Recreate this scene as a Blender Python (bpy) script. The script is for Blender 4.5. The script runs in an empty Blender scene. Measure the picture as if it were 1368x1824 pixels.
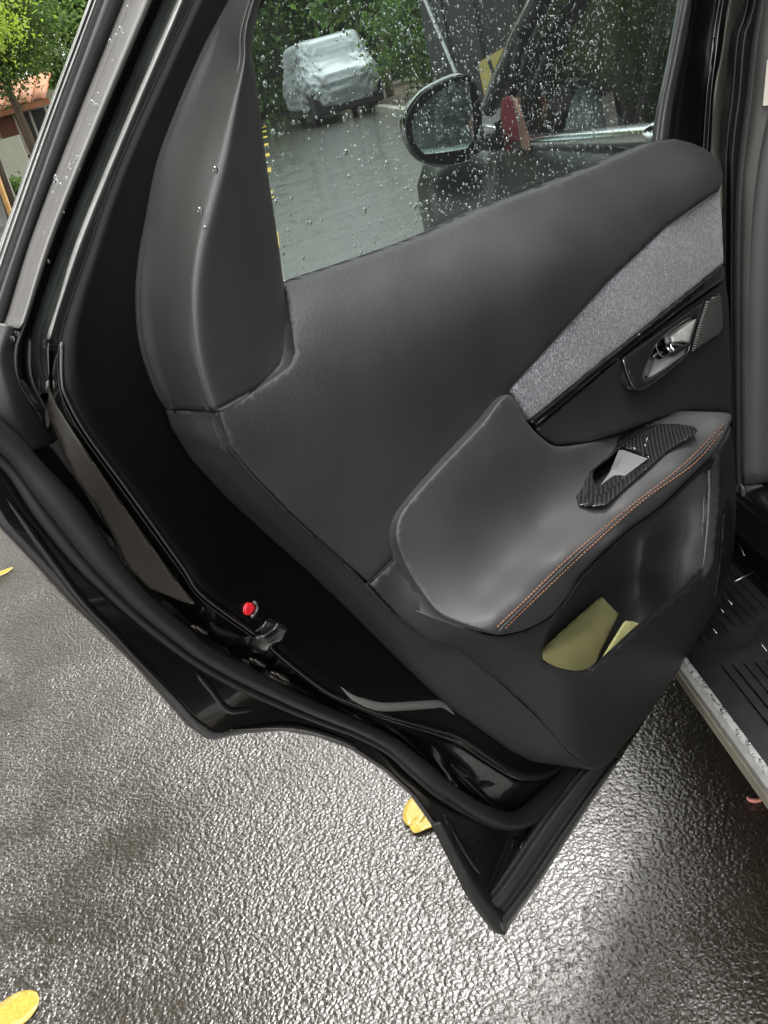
import bpy, bmesh, math, random
import numpy as np
from mathutils import Vector, Matrix, geometry, noise
random.seed(7); RNG = np.random.default_rng(7)
R = math.radians
sc = bpy.context.scene

# ------------------------------------------------------------------ camera
CAM_H, PITCH, ROLL, YAW = 1.212, R(25.59), R(15.05), R(0.44)
FPX, PW, PH = 1635.5, 1368.0, 1824.0
FW = np.array([math.sin(YAW)*math.cos(PITCH), math.cos(YAW)*math.cos(PITCH), -math.sin(PITCH)])
RT = np.array([math.cos(YAW), -math.sin(YAW), 0.0]); UPV = np.cross(RT, FW)
IR = math.cos(ROLL)*RT - math.sin(ROLL)*UPV
IU = math.sin(ROLL)*RT + math.cos(ROLL)*UPV
CPOS = np.array([0.0, 0.0, CAM_H])
cd = bpy.data.cameras.new("camera"); cam = bpy.data.objects.new("camera", cd)
sc.collection.objects.link(cam); sc.camera = cam
cd.sensor_fit = 'HORIZONTAL'; cd.sensor_width = 36.0; cd.lens = 36.0*FPX/PW
cd.clip_start = 0.02; cd.clip_end = 2000.0
cam.matrix_world = Matrix(((IR[0], IU[0], -FW[0], CPOS[0]), (IR[1], IU[1], -FW[1], CPOS[1]),
                           (IR[2], IU[2], -FW[2], CPOS[2]), (0, 0, 0, 1)))

# ------------------------------------------------------------------ overcast daylight
SUN_EL, SUN_AZ = R(62), R(215)
w = bpy.data.worlds.new("World"); sc.world = w; w.use_nodes = True
nt = w.node_tree; nt.nodes.clear()
sky = nt.nodes.new('ShaderNodeTexSky'); sky.sky_type = 'NISHITA'; sky.sun_disc = False
sky.sun_elevation = SUN_EL; sky.sun_rotation = SUN_AZ; sky.air_density = 1.0; sky.dust_density = 6.0
hs = nt.nodes.new('ShaderNodeHueSaturation'); hs.inputs['Saturation'].default_value = 0.12
mx = nt.nodes.new('ShaderNodeMixRGB'); mx.inputs[0].default_value = 0.55; mx.inputs[2].default_value = (9.5, 9.4, 9.2, 1)
bg = nt.nodes.new('ShaderNodeBackground'); bg.inputs[1].default_value = 0.12
wo = nt.nodes.new('ShaderNodeOutputWorld')
nt.links.new(sky.outputs[0], hs.inputs['Color']); nt.links.new(hs.outputs[0], mx.inputs[1])
nt.links.new(mx.outputs[0], bg.inputs[0]); nt.links.new(bg.outputs[0], wo.inputs[0])
sl = bpy.data.lights.new("sun", 'SUN'); sl.energy = 1.0; sl.angle = R(25); sl.color = (1.0, 0.97, 0.92)
so = bpy.data.objects.new("sun", sl); sc.collection.objects.link(so)
so.rotation_euler = (R(90)-SUN_EL, 0, R(180)-SUN_AZ+R(180)); so.location = (0, 0, 12)
sc.view_settings.view_transform = 'Standard'; sc.view_settings.look = 'None'
sc.view_settings.gamma = 1.0; sc.view_settings.use_curve_mapping = False
sc.view_settings.exposure = 1.95
sc.cycles.use_denoising = True
sc.cycles.max_bounces = 10; sc.cycles.transparent_max_bounces = 24; sc.cycles.transmission_bounces = 8
sc.cycles.sample_clamp_indirect = 6.0; sc.cycles.caustics_reflective = False; sc.cycles.caustics_refractive = False

# ------------------------------------------------------------------ measuring helpers
HB = np.array([0.536, 1.312, 0.0]); DA = R(42.38)              # hinge foot and opening angle of the rear door
SD = np.array([-math.sin(DA), -math.cos(DA), 0.0])            # hinge -> rear edge
IN = np.array([math.cos(DA), -math.sin(DA), 0.0])             # door's inner normal
def ray(x, y): return FW*FPX + IR*(x-PW/2) + IU*(PH/2-y)
def D(x, y, o):                                               # sight line met with the door plane, o metres outward
    d = ray(x, y); return CPOS + d*(((HB-IN*o-CPOS)@IN)/(d@IN))
def L(s, h, o): return HB + SD*s - IN*o + np.array([0, 0, h])
def proj(P):
    d = np.asarray(P)-CPOS; z = d@FW
    return (PW/2+FPX*(d@IR)/z, PH/2-FPX*(d@IU)/z)
def G(x, y, z=0.0):
    d = ray(x, y); return CPOS + d*((z-CPOS[2])/d[2])
def PL(x, y, ax, v):
    d = ray(x, y); return CPOS + d*((v-CPOS[ax])/d[ax])
def plmap(ax, v): return lambda x, y, o: PL(x, y, ax, v+o)

# ------------------------------------------------------------------ materials
def newmat(name):
    m = bpy.data.materials.new(name); m.use_nodes = True
    n = m.node_tree; b = n.nodes['Principled BSDF']; return m, n, b
def N(n, t, **kw):
    k = n.nodes.new(t)
    for a, v in kw.items(): setattr(k, a, v)
    return k
def noise_tex(n, scale, detail=4, rough=0.55, coord='Object', dist=0.0):
    tc = N(n, 'ShaderNodeTexCoord'); t = N(n, 'ShaderNodeTexNoise')
    t.inputs['Scale'].default_value = scale; t.inputs['Detail'].default_value = detail
    t.inputs['Roughness'].default_value = rough; t.inputs['Distortion'].default_value = dist
    n.links.new(tc.outputs[coord], t.inputs['Vector']); return t
def ramp(n, src, stops):
    r = N(n, 'ShaderNodeValToRGB'); e = r.color_ramp.elements
    while len(e) < len(stops): e.new(0.5)
    for i, (p, c) in enumerate(stops):
        e[i].position = p; e[i].color = c if len(c) == 4 else (*c, 1)
    n.links.new(src, r.inputs[0]); return r
def bump(n, b, src, strength, dist, chain=None):
    k = N(n, 'ShaderNodeBump'); k.inputs['Strength'].default_value = strength; k.inputs['Distance'].default_value = dist
    n.links.new(src, k.inputs['Height'])
    if chain: n.links.new(chain.outputs[0], k.inputs['Normal'])
    n.links.new(k.outputs[0], b.inputs['Normal']); return k
def simple(name, col, rough=0.5, metal=0.0, coat=0.0, var=0.15, grain=None, spec=0.5, vscale=6):
    m, n, b = newmat(name)
    b.inputs['Roughness'].default_value = rough; b.inputs['Metallic'].default_value = metal
    b.inputs['Coat Weight'].default_value = coat; b.inputs['Coat Roughness'].default_value = 0.03
    b.inputs['Specular IOR Level'].default_value = spec
    t = noise_tex(n, vscale, 6, 0.6)
    lo = tuple(c*(1-var) for c in col); hi = tuple(min(1, c*(1+var)) for c in col)
    r = ramp(n, t.outputs[0], [(0.3, lo), (0.7, hi)]); n.links.new(r.outputs[0], b.inputs['Base Color'])
    rr = N(n, 'ShaderNodeMapRange'); rr.inputs[3].default_value = rough*0.85; rr.inputs[4].default_value = min(1, rough*1.2)
    n.links.new(t.outputs[0], rr.inputs[0]); n.links.new(rr.outputs[0], b.inputs['Roughness'])
    if grain:
        g = noise_tex(n, grain[0], 2, 0.5); bump(n, b, g.outputs[0], grain[1], grain[2])
    return m
M = {}
M['paint'] = simple('black_paint', (0.004, 0.004, 0.0045), 0.12, coat=0.6, var=0.2)
M['paint_in'] = simple('black_paint_inner', (0.004, 0.004, 0.0045), 0.3, coat=0.0, var=0.2, spec=0.35)
M['ecoat'] = simple('matte_black_panel', (0.0025, 0.0025, 0.003), 0.32, var=0.2, spec=0.22)
M['dusty'] = simple('dusty_brown_black_paint', (0.017, 0.0145, 0.011), 0.24, var=0.5, vscale=7)
M['shell'] = simple('black_paint_shut_face', (0.005, 0.0045, 0.004), 0.14, coat=1.0, var=0.2)
M['soft'] = simple('charcoal_soft_trim', (0.027, 0.0278, 0.0285), 0.58, var=0.22, grain=(420, 0.4, 0.001), spec=0.5)
M['soft2'] = simple('charcoal_armrest_leather', (0.05, 0.05, 0.051), 0.55, var=0.1, grain=(420, 0.35, 0.0009))
M['plastic'] = simple('black_grained_plastic', (0.021, 0.0215, 0.0215), 0.52, var=0.15, grain=(480, 0.35, 0.0009))
M['pillar'] = simple('dark_pillar_plastic', (0.032, 0.032, 0.031), 0.4, var=0.1, grain=(520, 0.25, 0.0007))
M['rubber'] = simple('black_rubber', (0.012, 0.012, 0.012), 0.42, var=0.2, grain=(500, 0.2, 0.0004))
M['weather'] = simple('wet_grey_weatherstrip', (0.15, 0.147, 0.14), 0.28, var=0.12, grain=(160, 0.1, 0.0006))  # grey rubber lightened for sky reflection; also paints the drain ledge highlight
M['edgegrey'] = simple('dull_beige_grey_edge', (0.30, 0.285, 0.25), 0.55, var=0.2, vscale=14)
M['rubber_g'] = simple('grey_rubber', (0.05, 0.05, 0.05), 0.3, var=0.15, grain=(160, 0.15, 0.0008))
M['gloss'] = simple('piano_black', (0.006, 0.006, 0.006), 0.06, coat=0.5, var=0.1)
M['chrome'] = simple('chrome', (0.72, 0.73, 0.74), 0.12, metal=1.0, var=0.05, grain=(220, 0.25, 0.001))
M['bright'] = simple('brushed_bright_edge', (0.42, 0.42, 0.41), 0.25, metal=1.0, var=0.2)
M['steel'] = simple('zinc_bolt', (0.28, 0.26, 0.24), 0.3, metal=1.0, var=0.2)
M['thread'] = simple('orange_thread', (0.25, 0.125, 0.08), 0.8, var=0.1, vscale=300)
M['grey'] = simple('grey_interior', (0.085, 0.082, 0.078), 0.6, var=0.12, grain=(600, 0.3, 0.0006))
M['greylow'] = simple('grey_leather', (0.07, 0.07, 0.07), 0.4, var=0.12, grain=(500, 0.3, 0.0006))
M['switch'] = simple('grey_switch', (0.16, 0.165, 0.17), 0.38, var=0.05)
M['cream'] = simple('cream_label', (0.75, 0.7, 0.6), 0.6, var=0.05)
M['white'] = simple('white_print', (0.8, 0.8, 0.78), 0.5, var=0.03)
M['redlens'] = simple('red_reflector', (0.75, 0.02, 0.03), 0.2, coat=0.6, var=0.3, vscale=60)
M['lining'] = simple('pocket_lining', (0.04, 0.04, 0.04), 0.55, var=0.1, grain=(900, 0.3, 0.0005))
M['yellowpaper'] = simple('yellow_paper', (0.88, 0.86, 0.38), 0.8, var=0.08, vscale=60)
M['olive'] = simple('olive_paper', (0.27, 0.26, 0.115), 0.6, var=0.12, vscale=25)  # tone of the shaded pocket recess
M['redcloth'] = simple('red_cloth', (0.22, 0.02, 0.03), 0.8, var=0.25, vscale=40)
M['peach'] = simple('peach_cloth', (0.34, 0.19, 0.15), 0.8, var=0.15, vscale=40)
M['cabin'] = simple('dark_cabin', (0.02, 0.02, 0.02), 0.7, var=0.15)
M['seat'] = simple('dark_seat_fabric', (0.03, 0.03, 0.032), 0.8, var=0.2, vscale=80)
M['tyre'] = simple('tyre', (0.012, 0.012, 0.012), 0.7, var=0.2, vscale=50)
M['tread'] = simple('ribbed_tread', (0.008, 0.0085, 0.0095), 0.4, var=0.5, vscale=40)
M['silver'] = simple('silver_edge', (0.42, 0.42, 0.41), 0.35, metal=0.3, var=0.2, grain=(260, 0.3, 0.001), vscale=60)
M['polish'] = simple('polished_trim_line', (0.36, 0.36, 0.35), 0.25, metal=0.35, var=0.25, vscale=25)  # pale base puts the sky highlight into the frame edge; bead shares it
M['moulding'] = simple('satin_black_moulding', (0.030, 0.030, 0.031), 0.24, var=0.25, vscale=12)  # base lifted towards grey for the reflection on the outer moulding
M['applique'] = simple('wet_black_applique', (0.015, 0.0175, 0.0155), 0.14, coat=0.6, var=0.5, vscale=22, grain=(60, 0.3, 0.002))  # green cast in the base stands in for reflected trees
M['beige'] = simple('dull_bright_edge', (0.5, 0.46, 0.36), 0.4, metal=0.6, var=0.2, vscale=30)

def carbon(name):
    m, n, b = newmat(name); tc = N(n, 'ShaderNodeTexCoord'); mp = N(n, 'ShaderNodeMapping')
    mp.inputs['Rotation'].default_value = (0.2, 0.3, 0.4); wv_dir = 'Z'
    n.links.new(tc.outputs['Object'], mp.inputs[0])
    wv = N(n, 'ShaderNodeTexWave', bands_direction='Z'); wv.inputs['Scale'].default_value = 140; wv.inputs['Distortion'].default_value = 0.15
    wv.inputs['Detail Scale'].default_value = 8
    n.links.new(mp.outputs[0], wv.inputs[0])
    r = ramp(n, wv.outputs[0], [(0.35, (0.008, 0.008, 0.008)), (0.8, (0.03, 0.03, 0.031))]); n.links.new(r.outputs[0], b.inputs['Base Color'])
    b.inputs['Roughness'].default_value = 0.3; b.inputs['Coat Weight'].default_value = 0.3
    bump(n, b, wv.outputs[0], 0.25, 0.0004); return m
M['carbon'] = carbon('woven_carbon')
def grille(name):
    m, n, b = newmat(name); tc = N(n, 'ShaderNodeTexCoord'); mp = N(n, 'ShaderNodeMapping')
    mp.inputs['Rotation'].default_value = (0.0, R(-18), R(47.6))
    n.links.new(tc.outputs['Object'], mp.inputs[0])
    wv = N(n, 'ShaderNodeTexWave', bands_direction='Z'); wv.inputs['Scale'].default_value = 105
    n.links.new(mp.outputs[0], wv.inputs[0])
    r = ramp(n, wv.outputs[0], [(0.4, (0.01, 0.01, 0.01)), (0.65, (0.17, 0.165, 0.155))]); n.links.new(r.outputs[0], b.inputs['Base Color'])
    b.inputs['Roughness'].default_value = 0.4; bump(n, b, wv.outputs[0], 0.8, 0.001); return m
M['grille'] = grille('fine_ribbed_grille')
def heather(name):
    m, n, b = newmat(name)
    t = noise_tex(n, 420, 4, 0.7); t2 = noise_tex(n, 9, 4, 0.6); t3 = noise_tex(n, 160, 3, 0.7, dist=2.0)
    a = N(n, 'ShaderNodeMath', operation='MULTIPLY_ADD'); a.inputs[1].default_value = 0.55
    n.links.new(t.outputs[0], a.inputs[0]); k = N(n, 'ShaderNodeMath', operation='MULTIPLY'); k.inputs[1].default_value = 0.45
    n.links.new(t3.outputs[0], k.inputs[0]); n.links.new(k.outputs[0], a.inputs[2])
    r = ramp(n, a.outputs[0], [(0.36, (0.035, 0.035, 0.042)), (0.5, (0.12, 0.12, 0.135)), (0.62, (0.55, 0.54, 0.58))])
    mxx = N(n, 'ShaderNodeMixRGB', blend_type='MULTIPLY'); mxx.inputs[0].default_value = 0.5
    r2 = ramp(n, t2.outputs[0], [(0.3, (0.75, 0.78, 0.85)), (0.7, (1, 1, 1))])
    n.links.new(r.outputs[0], mxx.inputs[1]); n.links.new(r2.outputs[0], mxx.inputs[2]); n.links.new(mxx.outputs[0], b.inputs['Base Color'])
    b.inputs['Roughness'].default_value = 0.95; b.inputs['Sheen Weight'].default_value = 0.4
    bump(n, b, a.outputs[0], 0.8, 0.0015); return m
M['fabric'] = heather('heathered_grey_fabric')
def asphalt(name):
    m, n, b = newmat(name)
    v2 = noise_tex(n, 260, 3, 0.6); v3 = noise_tex(n, 1.3, 5, 0.6); v4 = noise_tex(n, 430, 2, 0.5); v5 = noise_tex(n, 38, 2, 0.5)
    tc = N(n, 'ShaderNodeTexCoord'); ad = N(n, 'ShaderNodeMixRGB', blend_type='ADD'); ad.inputs[0].default_value = 0.012
    wn = N(n, 'ShaderNodeTexNoise'); wn.inputs['Scale'].default_value = 60
    n.links.new(tc.outputs['Object'], wn.inputs[0]); n.links.new(tc.outputs['Object'], ad.inputs[1]); n.links.new(wn.outputs['Color'], ad.inputs[2])
    vo = N(n, 'ShaderNodeTexVoronoi', feature='SMOOTH_F1'); vo.inputs['Scale'].default_value = 135; vo.inputs['Smoothness'].default_value = 0.25
    n.links.new(ad.outputs[0], vo.inputs['Vector'])
    iv = N(n, 'ShaderNodeMath', operation='SUBTRACT'); iv.inputs[0].default_value = 1.0; n.links.new(vo.outputs['Distance'], iv.inputs[1])
    hh = N(n, 'ShaderNodeMath', operation='MULTIPLY_ADD'); hh.inputs[1].default_value = 0.55
    n.links.new(v2.outputs[0], hh.inputs[0]); n.links.new(iv.outputs[0], hh.inputs[2])
    base = ramp(n, v4.outputs[0], [(0.32, (0.010, 0.0078, 0.005)), (0.55, (0.027, 0.0215, 0.0145)), (0.72, (0.13, 0.105, 0.075))])
    mxx = N(n, 'ShaderNodeMixRGB', blend_type='MULTIPLY'); mxx.inputs[0].default_value = 1
    r3 = ramp(n, v3.outputs[0], [(0.3, (0.7, 0.68, 0.62)), (0.7, (1.1, 1.08, 1.02))])
    n.links.new(base.outputs[0], mxx.inputs[1]); n.links.new(r3.outputs[0], mxx.inputs[2]); n.links.new(mxx.outputs[0], b.inputs['Base Color'])
    rr = N(n, 'ShaderNodeMapRange'); rr.inputs[1].default_value = 0.3; rr.inputs[2].default_value = 0.7
    rr.inputs[3].default_value = 0.35; rr.inputs[4].default_value = 0.5
    n.links.new(v3.outputs[0], rr.inputs[0]); n.links.new(rr.outputs[0], b.inputs['Roughness'])
    b.inputs['Coat Weight'].default_value = 1.0; b.inputs['Coat Roughness'].default_value = 0.02; b.inputs['Coat IOR'].default_value = 1.95; b.inputs['Coat Tint'].default_value = (1, 1, 1, 1)
    k0 = bump(n, b, v5.outputs[0], 0.25, 0.003); k1 = bump(n, b, hh.outputs[0], 1.0, 0.0027, k0)
    # water film: relief drowned in patches
    vw = noise_tex(n, 2.6, 4, 0.6); mw = N(n, 'ShaderNodeMapRange'); mw.inputs[1].default_value = 0.35; mw.inputs[2].default_value = 0.68
    mw.inputs[3].default_value = 1.0; mw.inputs[4].default_value = 0.36
    n.links.new(vw.outputs[0], mw.inputs[0]); n.links.new(mw.outputs[0], k1.inputs['Strength'])
    n.links.new(k1.outputs[0], b.inputs['Coat Normal'])
    return m
M['asphalt'] = asphalt('wet_asphalt')
def leafmat(name, c1, c2, trans=0.5):
    m, n, b = newmat(name)
    g = N(n, 'ShaderNodeNewGeometry'); r = ramp(n, g.outputs['Random Per Island'], [(0.0, c1), (1.0, c2)])
    n.links.new(r.outputs[0], b.inputs['Base Color']); b.inputs['Roughness'].default_value = 0.35
    tr = N(n, 'ShaderNodeBsdfTranslucent'); ms = N(n, 'ShaderNodeMixShader'); ms.inputs[0].default_value = trans
    n.links.new(r.outputs[0], tr.inputs[0]); n.links.new(b.outputs[0], ms.inputs[1]); n.links.new(tr.outputs[0], ms.inputs[2])
    n.links.new(ms.outputs[0], n.nodes['Material Output'].inputs[0]); return m
M['leaf'] = leafmat('green_leaf', (0.04, 0.09, 0.018), (0.15, 0.25, 0.05))
M['leafd'] = leafmat('dark_leaf', (0.02, 0.05, 0.015), (0.06, 0.12, 0.03))
M['leafy'] = leafmat('lime_leaf', (0.26, 0.40, 0.03), (0.46, 0.60, 0.08))
M['bark'] = simple('bark', (0.09, 0.07, 0.05), 0.9, var=0.4, vscale=15)
def wleaf(name):
    m, n, b = newmat(name); t = noise_tex(n, 260, 5, 0.7)
    r = ramp(n, t.outputs[0], [(0.3, (0.30, 0.20, 0.03)), (0.55, (0.50, 0.37, 0.07)), (0.8, (0.62, 0.50, 0.16))])
    n.links.new(r.outputs[0], b.inputs['Base Color']); b.inputs['Roughness'].default_value = 0.3; b.inputs['Coat Weight'].default_value = 0.3
    bump(n, b, t.outputs[0], 0.4, 0.001); return m
M['fallen'] = wleaf('wet_yellow_leaf')
M['petal'] = simple('pink_petal', (0.75, 0.28, 0.24), 0.5, var=0.3, vscale=120)
M['dash'] = simple('worn_yellow_paint', (0.62, 0.42, 0.05), 0.35, var=0.35, vscale=9)
M['kerb'] = simple('kerb_concrete', (0.32, 0.30, 0.25), 0.5, var=0.25)
M['verge'] = simple('wet_earth', (0.10, 0.075, 0.05), 0.5, var=0.4)
M['cover'] = simple('silver_car_cover', (0.24, 0.26, 0.27), 0.42, metal=0.15, var=0.1, vscale=4)
M['darkcar'] = simple('dark_bumper', (0.012, 0.011, 0.013), 0.35, var=0.2)
M['wall_dark'] = simple('dark_wall', (0.010, 0.008, 0.011), 0.55, var=0.4, vscale=2)
M['pipe'] = simple('grey_pipe', (0.45, 0.47, 0.47), 0.4, var=0.15)
M['guardy'] = simple('yellow_guard', (0.60, 0.47, 0.14), 0.5, var=0.15)
M['guardb'] = simple('black_guard', (0.015, 0.015, 0.015), 0.5)
M['wall_lt'] = simple('pale_wall', (0.46, 0.46, 0.38), 0.7, var=0.1)
M['brick'] = simple('brown_red_wall', (0.20, 0.085, 0.06), 0.8, var=0.2)
M['tile'] = simple('orange_roof', (0.40, 0.17, 0.08), 0.6, var=0.25)
M['panelg'] = simple('grey_green_panel', (0.40, 0.41, 0.33), 0.6, var=0.08)
M['bamboo'] = simple('yellow_pole', (0.45, 0.25, 0.06), 0.5, var=0.2)
M['conc'] = simple('concrete', (0.33, 0.33, 0.31), 0.7, var=0.2)

def thin_glass(name, tint, rough, refl, haze=0.0):
    m, n, b = newmat(name); n.nodes.remove(b)
    t = N(n, 'ShaderNodeBsdfTransparent'); t.inputs[0].default_value = (*tint, 1)
    g = N(n, 'ShaderNodeBsdfGlossy'); g.inputs['Roughness'].default_value = rough
    f = N(n, 'ShaderNodeFresnel'); f.inputs[0].default_value = 1.5
    nz = noise_tex(n, 3, 3); mu = N(n, 'ShaderNodeMath', operation='MULTIPLY'); mu.inputs[1].default_value = refl
    n.links.new(f.outputs[0], mu.inputs[0])
    ms = N(n, 'ShaderNodeMixShader'); n.links.new(mu.outputs[0], ms.inputs[0]); n.links.new(t.outputs[0], ms.inputs[1]); n.links.new(g.outputs[0], ms.inputs[2])
    if haze:
        df = N(n, 'ShaderNodeBsdfTranslucent'); df.inputs[0].default_value = (0.8, 0.86, 0.84, 1); dg = N(n, 'ShaderNodeBsdfDiffuse'); dg.inputs[0].default_value = (0.8, 0.86, 0.84, 1)
        m2 = N(n, 'ShaderNodeMixShader'); n.links.new(df.outputs[0], m2.inputs[1]); n.links.new(dg.outputs[0], m2.inputs[2])
        m3 = N(n, 'ShaderNodeMixShader'); m3.inputs[0].default_value = haze; n.links.new(ms.outputs[0], m3.inputs[1]); n.links.new(m2.outputs[0], m3.inputs[2]); ms = m3
    n.links.new(ms.outputs[0], n.nodes['Material Output'].inputs[0]); return m
M['glass'] = thin_glass('tinted_window_glass', (0.54, 0.64, 0.62), 0.02, 0.8, 0.025)
M['glass_d'] = thin_glass('dark_window_glass', (0.09, 0.105, 0.10), 0.02, 0.55)
m, n, b = newmat('water'); b.inputs['Base Color'].default_value = (0.95, 0.97, 0.97, 1); b.inputs['Roughness'].default_value = 0.0
b.inputs['IOR'].default_value = 1.33; b.inputs['Transmission Weight'].default_value = 1.0; M['water'] = m
m, n, b = newmat('mirror_glass'); b.inputs['Base Color'].default_value = (0.72, 0.80, 0.80, 1); b.inputs['Metallic'].default_value = 1.0; b.inputs['Roughness'].default_value = 0.04
mt_ = noise_tex(n, 240, 3, 0.6); bump(n, b, mt_.outputs[0], 0.04, 0.001); M['mirror'] = m

# ------------------------------------------------------------------ mesh helpers
BASE = {}
def link(name, verts, faces, mat, parent=None, smooth=True, loc=None):
    """one mesh object; verts are world positions, shifted to the thing's own base"""
    verts = np.asarray(verts, float).reshape(-1, 3)
    if parent is not None: base = BASE[parent.name]
    else: base = np.array(loc if loc is not None else (0, 0, 0), float)
    me = bpy.data.meshes.new(name); me.from_pydata((verts-base).tolist(), [], faces); me.update()
    if smooth: me.polygons.foreach_set('use_smooth', [True]*len(me.polygons))
    if mat is not None: me.materials.append(M[mat])
    o = bpy.data.objects.new(name, me); sc.collection.objects.link(o)
    if parent is not None: o.parent = parent
    else: o.location = tuple(base)
    BASE[o.name] = base
    return o
def empty(name, loc, label, cat, group=None):
    o = bpy.data.objects.new(name, None); sc.collection.objects.link(o); o.location = loc; o.empty_display_size = 0.2
    BASE[o.name] = np.array(loc, float); return tag(o, label, cat, group)
def tag(o, label=None, cat=None, group=None, kind=None):
    if label: o['label'] = label
    if cat: o['category'] = cat
    if group: o['group'] = group
    if kind: o['kind'] = kind
    return o
class MB:
    def __init__(s): s.v = []; s.f = []
    def add(s, v, f):
        k = len(s.v); s.v += [np.asarray(a, float) for a in v]; s.f += [tuple(i+k for i in q) for q in f]; return s
    def link(s, name, mat, parent=None, smooth=True, loc=None): return link(name, s.v, s.f, mat, parent, smooth, loc)
def resample(pts, n, cat=True):
    P = np.array(pts, float)
    if len(P) == 2: return np.array([P[0]+(P[1]-P[0])*t for t in np.linspace(0, 1, n)])
    if cat:                                                   # Catmull-Rom through the points
        Q = np.vstack([2*P[0]-P[1], P, 2*P[-1]-P[-2]]); out = []
        for i in range(1, len(Q)-2):
            p0, p1, p2, p3 = Q[i-1:i+3]
            for t in np.linspace(0, 1, 10, endpoint=False):
                out.append(0.5*(2*p1+(p2-p0)*t+(2*p0-5*p1+4*p2-p3)*t*t+(3*p1-p0-3*p2+p3)*t**3))
        out.append(P[-1]); P = np.array(out)
    d = np.r_[0, np.cumsum(np.linalg.norm(np.diff(P[:, :2] if P.shape[1] > 2 else P, axis=0), axis=1))]
    t = np.linspace(0, d[-1], n)
    return np.stack([np.interp(t, d, P[:, k]) for k in range(P.shape[1])], 1)
def grid_faces(a, b, closed=False):
    f = []
    for i in range(a-1):
        for j in range(b if closed else b-1):
            k = (j+1) % b; f.append((i*b+j, i*b+k, (i+1)*b+k, (i+1)*b+j))
    return f
def face_cam(v, f):
    """turn faces so that most look towards the inner side / camera"""
    s = 0
    for q in f[::max(1, len(f)//60)]:
        a, b, c = v[q[0]], v[q[1]], v[q[2]]; s += np.sign(np.cross(b-a, c-a)@(CPOS-a))
    return f if s >= 0 else [tuple(reversed(q)) for q in f]
def loft(rows, nu=80, per=6, sv=1, mp=D, cat=True, back=0.0):
    """surface through rows of (x, y, offset); mp turns them into points of the place"""
    rs = [resample(r, nu, cat) for r in rows]
    A = np.array(rs)                                          # rows x nu x 3
    T = np.linspace(0, len(rows)-1, (len(rows)-1)*per+1)
    B = np.array([A[min(int(t), len(rows)-2)]*(1-(t-min(int(t), len(rows)-2))) + A[min(int(t), len(rows)-2)+1]*(t-min(int(t), len(rows)-2)) for t in T])
    for _ in range(sv):
        Cc = B.copy(); Cc[1:-1] = (B[:-2]+2*B[1:-1]+B[2:])/4; B = Cc
    v = [mp(*p) for r in B for p in r]
    f = face_cam(v, grid_faces(len(B), nu)); return v, f
def bnd_edges(f):
    e = {}
    for q in f:
        for i in range(len(q)):
            a, b = q[i], q[(i+1) % len(q)]; k = (min(a, b), max(a, b)); e[k] = None if k in e else (a, b)
    return [x for x in e.values() if x]
def thicken(v, f, t, dirv=None):
    """close a sheet into a slab: back sheet moved by t along dirv (default away from the inner side)"""
    dirv = -IN if dirv is None else np.asarray(dirv, float); n = len(v)
    v2 = list(v)+[p+dirv*t for p in v]
    f2 = list(f)+[tuple(i+n for i in reversed(q)) for q in f]
    for a, b in bnd_edges(f): f2.append((b, a, a+n, b+n))
    return v2, f2
def inside(pt, poly):
    x, y = pt; c = False; n = len(poly)
    for i in range(n):
        x1, y1 = poly[i]; x2, y2 = poly[i-1]
        if (y1 > y) != (y2 > y) and x < (x2-x1)*(y-y1)/(y2-y1)+x1: c = not c
    return c
def dens(poly, step, smooth=False):
    P = [np.array(p, float) for p in poly]; out = []
    n = len(P)
    for i in range(n):
        a, b = P[i], P[(i+1) % n]; k = max(1, int(np.linalg.norm(b-a)/step))
        if smooth:
            p0, p3 = P[i-1], P[(i+2) % n]
            for t in np.linspace(0, 1, k, endpoint=False):
                out.append(0.5*(2*a+(b-p0)*t+(2*p0-5*a+4*b-p3)*t*t+(3*a-p0-3*b+p3)*t**3))
        else:
            for t in np.linspace(0, 1, k, endpoint=False): out.append(a+(b-a)*t)
    return out
def tps(ctrl, lam=0.5):
    C_ = np.array(ctrl, float); n = len(C_); X = C_[:, :2]/100
    def U(r2): return np.where(r2 > 1e-12, r2*np.log(np.maximum(r2, 1e-12)), 0)
    K = U(((X[:, None]-X[None])**2).sum(-1))+lam*0.05*np.eye(n); P = np.c_[np.ones(n), X]
    A = np.zeros((n+3, n+3)); A[:n, :n] = K; A[:n, n:] = P; A[n:, :n] = P.T
    s = np.linalg.solve(A, np.r_[C_[:, 2], 0, 0, 0])
    def ev(Q):
        Q = np.atleast_2d(Q)/100; return U(((Q[:, None]-X[None])**2).sum(-1))@s[:n]+np.c_[np.ones(len(Q)), Q]@s[n:]
    return ev
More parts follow.
